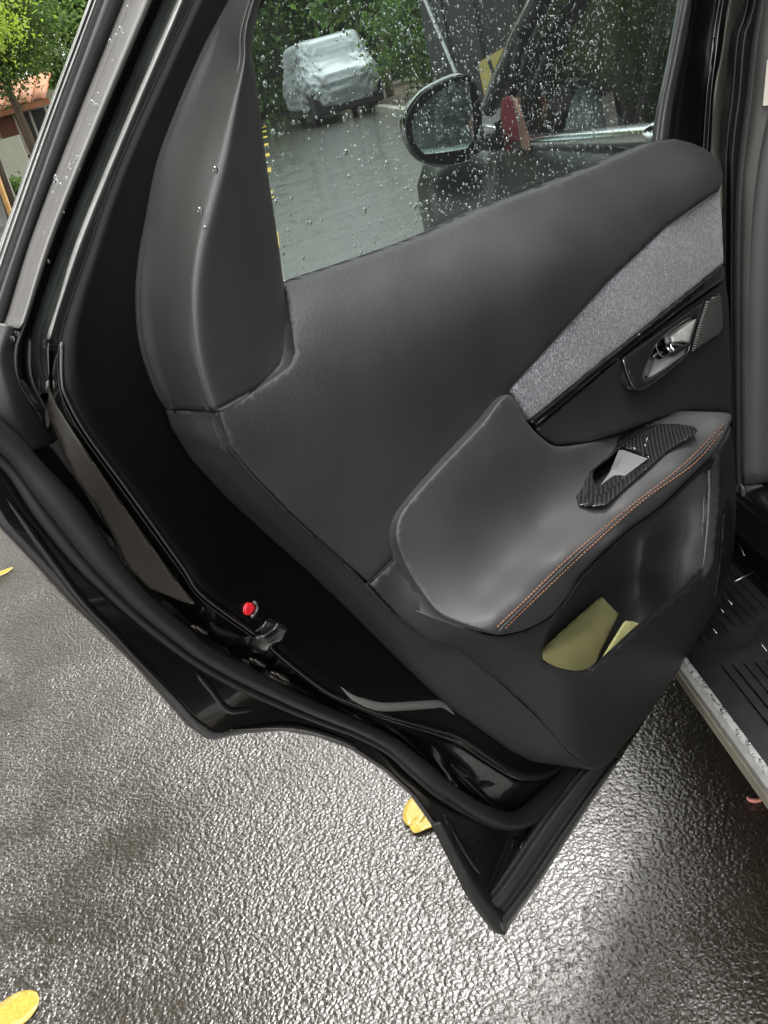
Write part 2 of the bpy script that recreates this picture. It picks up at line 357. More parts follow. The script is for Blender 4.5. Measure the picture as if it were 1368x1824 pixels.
def relief(outline, ctrl, step=10, ew=14, er=0.006, t=0.012, mp=D, holes=(), smooth=False, lam=0.5, hole_er=None, dirv=None):
    """moulded panel: outline, offsets at a few points, rolled edge, closed back"""
    bd = dens(outline, step*0.7, smooth); hb = [dens(h, step*0.7, True) for h in holes]
    ev = tps(ctrl, lam) if len(ctrl) > 3 else (lambda Q: np.full(len(np.atleast_2d(Q)), ctrl[0][2]))
    B = np.array(bd); allb = [B]+[np.array(h) for h in hb]
    x0, y0 = B.min(0); x1, y1 = B.max(0); pts = list(bd); edges = [(i, (i+1) % len(bd)) for i in range(len(bd))]
    for h in hb:
        k = len(pts); pts += h; edges += [(k+i, k+(i+1) % len(h)) for i in range(len(h))]
    def dist(Q, poly):
        P2 = np.roll(poly, -1, 0); d = P2-poly; q = Q[:, None]-poly[None]
        tt = np.clip((q*d).sum(-1)/np.maximum((d*d).sum(-1), 1e-9), 0, 1)
        return np.sqrt(((q-tt[..., None]*d)**2).sum(-1).min(1))
    g = []; r = 0
    for y in np.arange(y0+step/2, y1, step*0.87):
        r += 1
        for x in np.arange(x0+(step/2 if r % 2 else 0), x1, step):
            if inside((x, y), bd) and not any(inside((x, y), h) for h in hb): g.append((x, y))
    if ew:                                                    # rings inside the edge for the roll
        for poly in allb:
            d = np.roll(poly, -1, 0)-np.roll(poly, 1, 0); nn = np.c_[-d[:, 1], d[:, 0]]; nn /= np.linalg.norm(nn, axis=1)[:, None]+1e-9
            for fr in (0.12, 0.35, 0.65, 1.0):
                for sgn in (-1, 1):
                    for q in poly+nn*sgn*ew*fr:
                        if inside(q, bd) and not any(inside(q, h) for h in hb): g.append(tuple(q))
    g = np.array(g) if g else np.zeros((0, 2))
    if len(g):
        dm = np.min([dist(g, p) for p in allb], 0); g = g[dm > (ew*0.1 if ew else step*0.3)]
        keep = []; cell = {}
        for q in g:
            dq = min(step*0.3, 4); k = (int(q[0]//dq), int(q[1]//dq))
            if k not in cell: cell[k] = 1; keep.append(q)
        pts += keep
    r_ = geometry.delaunay_2d_cdt([Vector((float(a), float(b_))) for a, b_ in pts], edges, [], 0, 1e-4)
    vv = np.array([[a.x, a.y] for a in r_[0]]); ff = []
    for q in r_[2]:
        c = vv[list(q)].mean(0)
        if inside(c, bd) and not any(inside(c, h) for h in hb): ff.append(tuple(q))
    o = ev(vv)
    if ew:
        for k, poly in enumerate(allb):
            e = er if k == 0 or hole_er is None else hole_er
            d = np.clip(dist(vv, poly)/ew, 0, 1); o = o+e*(1-np.sqrt(np.clip(1-(1-d)**2, 0, 1)))
    used = sorted({i for q in ff for i in q}); mpi = {u: i for i, u in enumerate(used)}
    v = [mp(vv[u][0], vv[u][1], o[u]) for u in used]; ff = [tuple(mpi[i] for i in q) for q in ff]
    ff = face_cam(v, ff)
    return thicken(v, ff, t, dirv) if t else (v, ff)
def tube(P, r, seg=10, closed=False, flat=None):
    """tube through world points; r scalar or per point; flat=(dir, k) squashes it"""
    P = [np.asarray(p, float) for p in P]; n = len(P); rr = r if hasattr(r, '__len__') else [r]*n
    v = []; up = None
    for i in range(n):
        t = P[min(i+1, n-1)]-P[max(i-1, 0)] if not closed else P[(i+1) % n]-P[i-1]
        t = t/(np.linalg.norm(t)+1e-12)
        if up is None: up = np.array([0, 0, 1.0]) if abs(t[2]) < 0.9 else np.array([1.0, 0, 0])
        a = np.cross(up, t); a /= np.linalg.norm(a)+1e-12; up = np.cross(t, a)
        for k in range(seg):
            an = 2*math.pi*k/seg; v.append(P[i]+rr[i]*(a*math.cos(an)+up*math.sin(an)))
    f = grid_faces(n, seg, True)
    if closed: f += [((n-1)*seg+j, (n-1)*seg+(j+1) % seg, (j+1) % seg, j) for j in range(seg)]
    else: f += [tuple(reversed(range(seg))), tuple((n-1)*seg+j for j in range(seg))]
    return v, f
def box(c, sx, sy, sz, ax=None):
    c = np.asarray(c, float); ax = ax or (np.array([1, 0, 0]), np.array([0, 1, 0]), np.array([0, 0, 1.0]))
    v = [c+ax[0]*sx*i/2+ax[1]*sy*j/2+ax[2]*sz*k/2 for i in (-1, 1) for j in (-1, 1) for k in (-1, 1)]
    return v, [(0, 1, 3, 2), (4, 6, 7, 5), (0, 4, 5, 1), (2, 3, 7, 6), (0, 2, 6, 4), (1, 5, 7, 3)]
def bevel(o, wd, seg=2, ang=35):
    m = o.modifiers.new('bevel', 'BEVEL'); m.width = wd; m.segments = seg; m.limit_method = 'ANGLE'; m.angle_limit = R(ang); return o
def offs(rows, o): return [(x, y, o) for x, y in rows]
def dpath(pts, o, n=80): return [D(*p) for p in resample(offs(pts, o) if len(pts[0]) == 2 else pts, n)]

# ================================================================== SETTING
n_ = 40; gx = np.linspace(-1, 1, n_); gx = np.sign(gx)*np.abs(gx)**3*400
ground = link('ground', [(x, y+60, 0) for y in gx for x in gx], grid_faces(n_, n_), 'asphalt'); tag(ground, kind='structure')
# verge and kerb to the right of the road, beyond the car
link_v = link('verge', [(2.98, -60, 0.10), (60, -60, 0.12), (60, 160, 0.12), (2.98, 160, 0.10)], [(0, 1, 2, 3)], 'verge'); tag(link_v, kind='structure')
kerb = empty('kerb', (2.88, 20, 0), 'pale concrete kerb edging the wet road beside the leafy bush', 'kerb')
kv, kf = box((0, 0, 0), 0.2, 0.96, 0.13)
for i in range(60):
    y = 4+i*1.0+RNG.normal(0, 0.005)
    o = link('kerb_stone', [v+np.array([2.88, y, 0.064]) for v in kv], kf, 'kerb', kerb, False)
# yellow dashes painted down the road
for i, y in enumerate(np.arange(8.6, 40, 4.0)):
    x = -0.34; o = link('road_dash', [(x-0.13, y-0.5, .004), (x+0.13, y-0.5, .004), (x+0.13, y+0.5, .004), (x-0.13, y+0.5, .004)], [(0, 1, 2, 3)], 'dash', None, False, (x, y, 0))
    o.data.transform(Matrix.Translation((0, 0, 0))); tag(o, 'worn yellow dash painted on the wet road', 'road marking', 'yellow dashes down the road')

# ================================================================== CAR (ours)
car = empty('car', (1.45, 1.3, 0), 'black car with its rear door swung open on the wet asphalt', 'car')
# ---- rear door: painted shell with shut face, flange and hem
EXT = [(452, -280), (395, -130)]                               # beyond the top of the picture
R1 = [(470, -280), (405, -130), (345, 0), (246, 215), (192, 345), (153, 460), (127, 533), (106, 614), (107, 682), (119, 719), (152, 777), (230, 884), (321, 1011), (356, 1062), (452, 1134), (510, 1184), (576, 1234), (627, 1257), (679, 1277), (760, 1300), (812, 1316), (863, 1349), (914, 1383), (945, 1391), (981, 1382), (1005, 1366), (1050, 1330)]
R2 = [(455, -280), (388, -130), (330, 0), (232, 215), (178, 345), (139, 460), (110, 540), (84, 640), (80, 720), (90, 790), (140, 860), (183, 929), (218, 982), (270, 1045), (331, 1100), (372, 1137), (454, 1182), (516, 1215), (562, 1240), (609, 1261), (686, 1297), (737, 1333), (788, 1379), (839, 1420), (890, 1448), (926, 1445), (967, 1410), (1002, 1364), (1048, 1322)]
SIL = [(-48, 580), (-74, 700), (-58, 840), (0, 935), (64, 1003), (132, 1077), (190, 1133), (247, 1188), (341, 1295), (372, 1317), (384, 1318), (428, 1308), (505, 1302), (566, 1313), (628, 1336), (689, 1375), (740, 1421), (776, 1472), (812, 1544), (843, 1605), (883, 1659), (899, 1667), (915, 1639), (1003, 1508), (1072, 1401), (1098, 1362)]
def oprof(x, y):                                              # flange offset: flush low on the door, fuller above the arch
    return float(np.interp(y, [700, 1000, 1320, 1450, 1667], [0.062, 0.064, 0.062, 0.035, 0.006]))
sh = MB()
def r3(pts, f): return [(x, y, f(x, y)) for x, y in pts]
r1o = r3(R1, lambda x, y: 0.004 if y < 1200 else float(np.interp(y, [1200, 1390], [0.004, 0.0])) )
inner = [(560, -280), (520, -130), (470, 0), (390, 200), (345, 330), (330, 450), (320, 560), (325, 640), (345, 700), (380, 760), (420, 830), (480, 900), (560, 980), (600, 1020), (660, 1080), (700, 1120), (740, 1150), (780, 1180), (820, 1200), (860, 1220), (900, 1240), (930, 1260), (950, 1280), (980, 1300), (1000, 1310), (1030, 1300), (1060, 1290)]
inner_panel = loft([r3(inner, lambda x, y: 0.004), r1o], 140, 6, 0)
# rolled edge and shut face
def mixr(a, b, t, o): 
    A, B_ = resample(a, 60), resample(b, 60); return [(*(A[i]*(1-t)+B_[i]*t), o(*(A[i]*(1-t)+B_[i]*t)) if callable(o) else o) for i in range(60)]
deep = lambda x, y: float(np.interp(y, [600, 1300, 1450], [0.055, 0.050, 0.022]))
sh.add(*loft([resample(r1o, 60), mixr(R1, R2, 0.06, 0.001), mixr(R1, R2, 0.14, 0.006), mixr(R1, R2, 0.6, lambda x, y: 0.6*deep(x, y)), r3(resample(R2, 60), deep)], 150, 5, 2))
low2 = R2[8:]
sh.add(*loft([r3(low2, deep), r3(SIL, lambda x, y: oprof(x, y)-0.004), r3(SIL, lambda x, y: oprof(x, y)+0.004)], 170, 8, 0, cat=False))
# outer skin closing the door
skin = SIL[:-1]+[(1100, 1360), (1262, 1105), (1318, 900), (1318, 380), (1240, 330), (540, 600), (200, 640)]
sh.add(*relief(skin, [(x, y, oprof(x, y)+0.006) for x, y in SIL[::3]]+[(500, 900, 0.085), (900, 700, 0.09), (1000, 1100, 0.085), (1262, 1105, 0.03), (1318, 600, 0.07), (1240, 330, 0.05), (540, 600, 0.06), (200, 640, 0.06), (700, 1300, 0.06)], 34, 0, 0, 0.006, holes=()))
rear_door = sh.link('rear_door', 'shell', car); rear_door['label'] = 'open black rear door with charcoal inner trim'
DR = rear_door
v, f = thicken(*inner_panel, .002); link('inner_panel', v, f, 'ecoat', DR)
# embossed beads on the flange and pressings of the lower frame
def bead(pts, o, r, name='pressed_bead', mat='paint', n=40):
    v, f = tube([D(p[0], p[1], p[2]+r*.35) for p in resample(offs(pts, o) if len(pts[0]) == 2 else pts, n)], [r*min(1, .08+min(i, n-1-i)/9) for i in range(n)], 10); return link(name, v, f, mat, DR)
bead([(330, 1176), (372, 1225), (403, 1262), (440, 1262), (470, 1258)], 0.056, 0.004)
bead([(-20, 850), (20, 900), (135, 1056), (197, 1122), (247, 1176), (353, 1285), (372, 1290)], 0.058, 0.0035)
bead([(410, 1300), (440, 1297), (505, 1292), (560, 1301), (624, 1325), (684, 1364), (733, 1408), (770, 1458)], [0][0]+0.055, 0.0035)
bead([(791, 1451), (810, 1490), (832, 1528), (855, 1560), (866, 1570)], 0.016, 0.005)
bead([(804, 1362), (827, 1386), (848, 1408), (868, 1429), (890, 1443), (910, 1444)], 0.020, 0.006)
bead([(848, 1408), (863, 1396), (888, 1391), (924, 1394), (936, 1398)], 0.016, 0.005)
bead([(607, 1224), (628, 1243), (650, 1253), (680, 1259), (730, 1257), (776, 1254), (791, 1257), (814, 1278)], 0.002, 0.0045, 'drain_ledge', 'weather')  # the ledge's highlight is put into this pale tone
bead([(930, 1500), (928, 1512), (936, 1516), (940, 1504), (936, 1494), (930, 1500)], 0.012, 0.0016, 'drain_hole_rim')
# lip that runs along the edge of the black sheet
v, f = tube([D(*p) for p in resample([(x+3, y-4, 0.002) for x, y in R1[7:24]], 150)], 0.0018, 8); link('edge_lip', v, f, 'paint', DR)

# upper stretch of the shut face in an uneven brown-black
v, f = relief([(88, 690), (104, 726), (140, 783), (230, 914), (312, 1030), (350, 1077), (329, 1073), (267, 1048), (230, 1011), (206, 962), (173, 900), (136, 855), (102, 777), (86, 735)], [(88, 690, .012), (140, 783, .006), (230, 914, .005), (312, 1030, .005), (350, 1077, .006), (267, 1048, .026), (206, 962, .026), (136, 855, .024), (102, 777, .022)], 9, 0, 0, .001, lam=.3); link('shut_face', v, f, 'dusty', DR)
# seal tube
up_ = [(-10, 730), (30, 762), (78, 815), (136, 872), (181, 935), (214, 984), (267, 1048), (329, 1102), (370, 1139), (452, 1184), (514, 1217), (560, 1241), (607, 1262), (684, 1298), (735, 1334), (786, 1380), (837, 1421), (888, 1449), (924, 1446), (965, 1411), (1000, 1365), (1030, 1325)]
lo_ = [(-60, 780), (-25, 810), (16, 850), (62, 921), (107, 978), (140, 1016), (173, 1048), (247, 1114), (329, 1176), (411, 1225), (493, 1262), (546, 1283), (600, 1303), (628, 1313), (689, 1344), (735, 1385), (786, 1426), (853, 1462), (899, 1477), (940, 1471), (975, 1445), (1010, 1400), (1046, 1345)]
A_ = resample(up_, 160); B_ = resample(lo_, 160)
def sealtube(t, rad, extra, name, mat):
    P = []
    for i in range(160):
        x, y = A_[i]*(1-t)+B_[i]*t; P.append(D(x, y, deep(x, y)-extra))
    v, f = tube(P, rad, 12); return link(name, v, f, mat, DR)
hw = [np.linalg.norm(D(*A_[i], 0.03)-D(*B_[i], 0.03))*0.5 for i in range(160)]
sealtube(0.42, [min(0.013, h*0.62) for h in hw], 0.012, 'door_seal', 'rubber')
sealtube(0.84, [min(0.007, h*0.3) for h in hw], 0.004, 'seal_lip', 'rubber')
# ---- window frame mouldings at the rear edge
def fl(x0, x1, xm=None):                                       # a line down the frame: x at y=0, x at y=418
    k = (x1-x0)/418.0; return [(x0-k*300, -300), (x0, 0), ((x0+x1)/2-2, 209), (x1, 418)]
def strip(rows, name, mat, nu=60, per=4, sv=1, th=0.006):
    v, f = loft(rows, nu, per, sv); v, f = thicken(v, f, th); return link(name, v, f, mat, DR)
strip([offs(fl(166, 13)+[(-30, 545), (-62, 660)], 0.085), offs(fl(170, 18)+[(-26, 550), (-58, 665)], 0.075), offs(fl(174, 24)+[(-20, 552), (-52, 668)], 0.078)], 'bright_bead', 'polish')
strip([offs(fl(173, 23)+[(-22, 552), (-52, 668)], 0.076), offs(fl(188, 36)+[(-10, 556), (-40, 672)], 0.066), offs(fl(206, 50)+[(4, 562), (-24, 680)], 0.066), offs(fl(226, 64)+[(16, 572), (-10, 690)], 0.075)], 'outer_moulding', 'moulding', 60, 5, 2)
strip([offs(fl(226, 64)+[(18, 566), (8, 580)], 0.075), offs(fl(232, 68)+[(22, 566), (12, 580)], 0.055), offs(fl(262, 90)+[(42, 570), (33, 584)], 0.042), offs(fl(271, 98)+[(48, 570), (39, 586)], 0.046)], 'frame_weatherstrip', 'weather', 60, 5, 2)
strip([offs(fl(270, 97)+[(48, 570), (30, 620), (34, 680), (70, 735)], 0.046), offs(fl(281, 108)+[(54, 572), (42, 625), (46, 680), (80, 735)], 0.07), offs(fl(294, 121)+[(66, 572), (55, 625), (60, 680), (88, 735)], 0.05)], 'frame_channel', 'rubber', 60, 5, 1)
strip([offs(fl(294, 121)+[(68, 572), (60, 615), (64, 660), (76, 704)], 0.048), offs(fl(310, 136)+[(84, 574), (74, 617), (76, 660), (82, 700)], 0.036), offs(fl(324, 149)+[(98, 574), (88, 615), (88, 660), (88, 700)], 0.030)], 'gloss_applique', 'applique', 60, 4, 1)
strip([offs(fl(323, 148)+[(112, 532), (90, 602)], 0.030), offs(fl(328, 153)+[(116, 534), (93, 604)], 0.024), offs(fl(333, 158)+[(119, 534), (95, 604)], 0.022)], 'bright_edge', 'polish')  # pale strip painted as the sky highlight on the gloss edge
strip([offs(fl(333, 158)+[(119, 534), (95, 610)], 0.022), offs(fl(341, 165)+[(125, 536), (102, 614)], 0.010), offs(fl(350, 172)+[(132, 538), (110, 616)], 0.005)], 'frame_return', 'paint_in')
# moulded rubber corner below the frame
strip([[(-70, 560, .07), (-90, 660, .07), (-60, 760, .066), (-5, 815, .06)], [(-20, 572, .055), (-40, 660, .05), (-10, 750, .045), (35, 812, .05)], [(15, 578, .046), (2, 640, .038), (28, 720, .036), (66, 800, .046)], [(40, 586, .05), (24, 628, .05), (44, 700, .048), (92, 775, .052), (98, 790, .056)]], 'corner_weatherstrip', 'rubber', 50, 6, 3, 0.012)

# ---- pillar trim (triangular corner piece beside the glass)
PT0 = [(520, -230), (455, -90), (412, 0), (368, 80), (322, 184), (284, 288), (265, 384), (251, 460), (246, 537), (253, 614), (278, 690), (302, 731)]
PT1 = [(528, -230), (463, -90), (419, 0), (384, 95), (338, 200), (303, 292), (284, 368), (272, 460), (269, 537), (280, 622), (303, 695), (318, 729)]
PT2 = [(548, -230), (485, -90), (440, 40), (436, 110), (420, 190), (402, 284), (380, 368), (361, 441), (351, 518), (353, 599), (366, 668), (386, 731)]
PT3 = [(560, -230), (500, -120), (449, 60), (452, 130), (461, 200), (471, 285), (484, 372), (494, 440), (505, 522), (517, 590), (523, 632), (510, 652)]
PTm = [(556, -230), (494, -105), (446, 50), (445, 120), (441, 195), (437, 285), (432, 370), (428, 440), (428, 520), (435, 595), (444, 650), (450, 695)]
pv = MB()
v, f = loft([offs(PT0, 0.012), offs(PT0, 0.0), offs(PT1, -0.010), offs([(a[0]*.45+b_[0]*.55, a[1]*.45+b_[1]*.55) for a, b_ in zip(PT1, PT2)], -0.036), offs(PT2, -0.053), offs(PTm, -0.046), offs(PT3, -0.030), offs([(x+3, y) for x, y in PT3], 0.006)], 110, 8, 5); pv.add(*thicken(v, f, 0.004))
pillar_trim = pv.link('pillar_trim', 'pillar', DR)

# ---- upper soft trim
UT = [(388, 733), (434, 709), (494, 668), (516, 650), (524, 628), (519, 590), (508, 520), (503, 511), (566, 488), (654, 459), (736, 430), (780, 412), (866, 372), (962, 337), (1062, 297), (1163, 254), (1200, 247), (1232, 255), (1258, 266), (1284, 290), (1289, 318), (1281, 338), (1186, 404), (1086, 498), (981, 613), (907, 694), (853, 757), (757, 858), (714, 911), (703, 945), (704, 966), (709, 985), (656, 1036), (612, 1000), (560, 954), (514, 912), (452, 847), (411, 797)]
UC = [(388, 733, -.048), (452, 847, -.046), (560, 954, -.045), (654, 1045, -.046), (705, 950, -.05), (853, 757, -.05), (907, 694, -.052), (981, 613, -.055), (1086, 498, -.058), (1186, 404, -.058), (1284, 330, -.055),
      (505, 515, -.012), (654, 459, -.012), (780, 412, -.012), (962, 337, -.012), (1163, 254, -.012), (1258, 266, -.03),
      (545, 560, -.036), (690, 510, -.037), (810, 462, -.038), (985, 392, -.040), (1185, 312, -.042), (1250, 305, -.05),
      (520, 680, -.05), (700, 620, -.056), (850, 560, -.058), (1000, 460, -.060), (600, 830, -.052), (740, 740, -.055)]
v, f = relief(UT, UC, 12, 4, 0.0025, 0.02, lam=0.15); link('upper_trim', v, f, 'soft', DR)
# return side of the trim panel, from the corner down to the foot of the door
TS = [(302, 731), (313, 764), (350, 822), (411, 888), (473, 945), (560, 1023), (607, 1068), (658, 1119), (709, 1170), (761, 1221), (812, 1267), (863, 1303), (914, 1339), (950, 1357), (990, 1362), (1030, 1368), (1055, 1372)]
TCr = [(388, 733), (411, 797), (452, 847), (514, 912), (560, 954), (612, 1000), (656, 1044), (704, 1094), (762, 1139), (822, 1157), (887, 1213), (952, 1273), (985, 1308), (1012, 1340), (1030, 1355), (1042, 1362), (1058, 1368)]
TMd = [(x*0.62+u*0.38, y*0.62+w_*0.38) for (x, y), (u, w_) in zip(TS, TCr)]
tret = MB(); v, f = loft([offs(TS, 0.006), offs(TS, -0.004), offs(TMd, -0.022), offs([(x*.12+u*.88, y*.12+w_*.88) for (x, y), (u, w_) in zip(TS, TCr)], -0.040), offs(TCr, -0.046)], 120, 6, 4, cat=False)
tret.add(*thicken(v, f, 0.004)); tret.link('trim_return', 'plastic', DR)
# ---- fabric inlay, gloss strip and handle panel
FB = [(907, 696), (981, 616), (1086, 501), (1186, 407), (1281, 341), (1286, 400), (1289, 468), (1180, 556), (1060, 653), (941, 749)]
FC = [(907, 696, -.050), (981, 616, -.052), (1086, 501, -.055), (1186, 407, -.055), (1281, 341, -.052), (1289, 468, -.046), (1180, 556, -.045), (1060, 653, -.045), (941, 749, -.046), (1100, 560, -.052), (1010, 655, -.05), (1220, 450, -.053)]
v, f = relief(FB, FC, 14, 4, 0.003, 0.02, lam=0.2); link('fabric_inlay', v, f, 'fabric', DR)
v, f = relief([(943, 752), (1060, 656), (1180, 559), (1290, 471), (1292, 496), (1200, 562), (1080, 655), (1000, 722), (955, 760)], [(0, 0, -.052)], 10, 6, 0.004, 0.02); link('gloss_strip', v, f, 'gloss', DR)
HP = [(952, 764), (1000, 724), (1080, 657), (1200, 564), (1292, 498), (1298, 540), (1301, 620), (1304, 738), (1279, 733), (1225, 734), (1172, 746), (1108, 770), (1044, 789), (991, 794), (965, 780)]
v, f = relief(HP, [(952, 764, -.046), (1100, 645, -.046), (1290, 505, -.046), (1301, 620, -.05), (1304, 738, -.055), (1172, 746, -.05), (1044, 789, -.05), (1150, 700, -.042), (1060, 740, -.044)], 12, 7, 0.006, 0.02, lam=0.2, holes=[[(1146, 676), (1144, 666), (1162, 624), (1184, 596), (1236, 562), (1239, 568), (1226, 614), (1212, 638)]], hole_er=0.0); link('handle_panel', v, f, 'plastic', DR)
# handle bezel, recess and lever
bz = [(1108, 638), (1175, 590), (1256, 533), (1244, 569), (1229, 614), (1220, 636), (1180, 668), (1139, 697), (1130, 691), (1122, 674)]
rc = [(1150, 678), (1146, 668), (1164, 625), (1185, 598), (1236, 566), (1224, 612), (1212, 634)]
v, f = relief(bz, [(1108, 638, -.052), (1256, 533, -.052), (1220, 636, -.060), (1139, 697, -.060), (1180, 600, -.054)], 8, 4, 0.004, 0.012, holes=[rc], hole_er=0.004); link('handle_bezel', v, f, 'carbon', DR)
v, f = relief([(1140, 684), (1158, 620), (1185, 590), (1242, 560), (1228, 620), (1212, 640)], [(1150, 678, -.048), (1160, 630, -.024), (1190, 600, -.018), (1236, 566, -.034), (1212, 634, -.044), (1190, 640, -.02)], 6, 0, 0, 0.006); link('handle_recess', v, f, 'gloss', DR)
v, f = relief([(1150, 679), (1166, 636), (1178, 643), (1195, 636), (1223, 616), (1219, 632), (1186, 656)], [(1150, 679, -.052), (1166, 636, -.040), (1195, 636, -.052), (1223, 616, -.055), (1219, 632, -.06), (1180, 650, -.054)], 5, 3, 0.002, 0.008); link('handle_cup', v, f, 'switch', DR)
v, f = relief([(1190, 598), (1240, 567), (1237, 582), (1228, 612), (1212, 610), (1196, 612)], [(1190, 598, -.046), (1240, 567, -.058), (1228, 612, -.062), (1205, 606, -.055)], 5, 4, 0.005, 0.008, lam=0.05); link('door_handle', v, f, 'silver', DR)
v, f = relief([(1191, 609), (1208, 611), (1222, 615), (1200, 626), (1190, 622)], [(1191, 609, -.05), (1222, 615, -.062), (1200, 626, -.06), (1190, 622, -.05)], 4, 4, 0.004, 0.006); link('handle_finger_pad', v, f, 'chrome', DR)
v, f = tube([D(*p) for p in resample([(1168, 614, -.052), (1172, 625, -.052), (1179, 634, -.054), (1194, 630, -.058), (1215, 617, -.06), (1226, 612, -.06)], 24)], 0.0011, 8); link('handle_chrome_line', v, f, 'chrome', DR)
v, f = tube([D(*p) for p in resample([(1110, 641, -.056), (1120, 672, -.058), (1134, 694, -.062), (1160, 684, -.063), (1218, 637, -.064), (1230, 612, -.062)], 30)], 0.0009, 6); link('bezel_edge', v, f, 'bright', DR)
v, f = relief([(1261, 537), (1281, 523), (1285, 528), (1288, 580), (1282, 594), (1235, 626), (1246, 584)], [(0, 0, -.054)], 6, 3, 0.0015, 0.003); link('speaker_grille', v, f, 'grille', DR)

# ---- armrest
WLB = [(1050, 848), (1058, 835), (1108, 797), (1128, 793), (1162, 813), (1160, 822), (1112, 856), (1068, 890), (1056, 872)]
AR = [(903, 703), (938, 751), (959, 775), (991, 795), (1044, 790), (1108, 771), (1172, 747), (1225, 735), (1279, 734), (1303, 739), (1300, 757), (1291, 780), (1274, 806), (1252, 827), (1172, 904), (1119, 942), (1034, 1021), (1007, 1064), (981, 1096), (938, 1120), (895, 1130), (874, 1128), (821, 1112), (778, 1090), (741, 1042), (720, 1005), (706, 968), (704, 945), (714, 913), (757, 860), (853, 759)]
_p1, _p2 = D(885, 1105, -.124), D(1288, 757, -.120); _nn = np.cross(_p2-_p1, -IN+np.array([0, 0, .15]))
def ftop(x, y):                                               # the flat top of the armrest
    d = ray(x, y); P = CPOS+d*(((_p1-CPOS)@_nn)/(d@_nn)); return (x, y, float(-(P-HB)@IN))
AC = [(903, 703, -.060), (853, 759, -.061), (757, 860, -.061), (706, 945, -.060), (840, 860, -.064), (900, 800, -.063), (790, 960, -.066), (940, 790, -.060), (760, 1000, -.066),
      (720, 1005, -.062), (741, 1042, -.068), (778, 1090, -.084), (821, 1112, -.102), (877, 1126, -.120), (895, 1130, -.119), (938, 1120, -.115), (981, 1096, -.113),
      (938, 751, -.058), (991, 795, -.056), (1044, 790, -.056)]
AC += [ftop(x, y) for x, y in [(1108, 775), (1172, 751), (1225, 740), (1295, 745), (1150, 800), (1200, 790), (1060, 850), (1100, 860), (960, 935), (1020, 930), (900, 1010), (950, 1010), (860, 1060), (1012, 995), (938, 1067), (885, 1105), (1119, 905), (1215, 830), (1288, 757)]]
AC += [(905, 1117, -.124), (959, 1075, -.125), (1066, 965, -.126), (1151, 890, -.126), (1236, 828, -.125),
      (1007, 1064, -.112), (1034, 1021, -.116), (1119, 942, -.118), (1172, 904, -.118), (1252, 827, -.114)]
v, f = relief(AR, AC, 9, 6, 0.0045, 0.03, lam=2.5, smooth=True, holes=[WLB], hole_er=0.0); link('armrest', v, f, 'soft2', DR)
aev = tps(AC, 2.5)
def surf(x, y, d=0.0): return D(x, y, float(aev([[x, y]])[0])-d)
def stitch(pts, name):
    P = resample(pts, 240); mb = MB()
    for i in range(0, 236, 3):
        q = [surf(*P[i], 0.0004), surf(*P[i+1], 0.0012), surf(*P[i+2], 0.0005)]
        mb.add(*tube(q, 0.0007, 6))
    return mb.link(name, 'thread', DR)
S1 = [(1289, 756), (1215, 830), (1119, 905), (1012, 995), (938, 1067), (880, 1122)]
S2 = [(1286, 768), (1236, 826), (1151, 887), (1066, 961), (959, 1062), (895, 1124)]
stitch(S1, 'stitching'); stitch(S2, 'stitching')
mid = [((a[0]+b_[0])/2, (a[1]+b_[1])/2) for a, b_ in zip(resample(S1, 40), resample(S2, 40))]
v, f = tube([surf(x, y, -0.0005) for x, y in mid], 0.0018, 8); link('armrest_seam', v, f, 'soft2', DR)
# window switch panel
sb = [(1040, 854), (1047, 835), (1109, 791), (1136, 772), (1165, 758), (1208, 755), (1237, 760), (1244, 767), (1232, 778), (1189, 804), (1121, 864), (1080, 900), (1055, 903), (1044, 880)]
wl = [(1058, 840), (1084, 818), (1110, 799), (1157, 816), (1112, 850), (1067, 883), (1060, 862)]
sc_ctrl = [(x, y, ftop(x, y)[2]-0.007) for x, y in sb+[(1140, 820), (1080, 870), (1200, 780)]]
v, f = relief(sb, sc_ctrl, 6, 2.5, 0.0015, 0.014, holes=[wl], hole_er=0.0015, lam=0.01); link('switch_bezel', v, f, 'carbon', DR)
so_ = lambda x, y, d: (x, y, ftop(x, y)[2]-.002+d)
v, f = relief(dens(wl, 20), [so_(x, y, 0.012) for x, y in wl]+[so_(1090, 845, 0.014)], 6, 0, 0, 0.006, lam=2); link('switch_well', v, f, 'gloss', DR)
mb = MB()
q = [so_(1111, 802, -.006), so_(1154, 817, -.006), so_(1118, 844, -.004), so_(1098, 838, -.004), so_(1070, 878, .004), so_(1092, 846, 0.004), so_(1103, 822, 0.0)]
P = [D(*a) for a in q]
mb.add(*thicken(P, face_cam(P, [(0, 1, 2, 3, 6), (3, 2, 4), (3, 4, 5), (6, 3, 5)]), 0.006)); sw = mb.link('window_switch', 'switch', DR, False)
v, f = relief([(1111, 796), (1157, 813), (1159, 818), (1109, 801)], [so_(1111, 796, -.006), so_(1157, 813, -.006), so_(1159, 818, -.006), so_(1109, 801, -.006)], 4, 0, 0, 0.002, lam=2); link('switch_chrome', v, f, 'chrome', DR)
v, f = relief([(1149, 792), (1163, 793), (1162, 797), (1150, 796)], [so_(1149, 792, -.0056)]*1+[(0, 0, 0)]*0, 4, 0, 0, 0.001); link('switch_symbol', v, f, 'white', DR)
v, f = relief([(1152, 783), (1155, 777), (1158, 777), (1157, 786), (1153, 788)], [so_(1154, 782, -.0058)], 4, 0, 0, 0.001); link('switch_symbol', v, f, 'bright', DR)

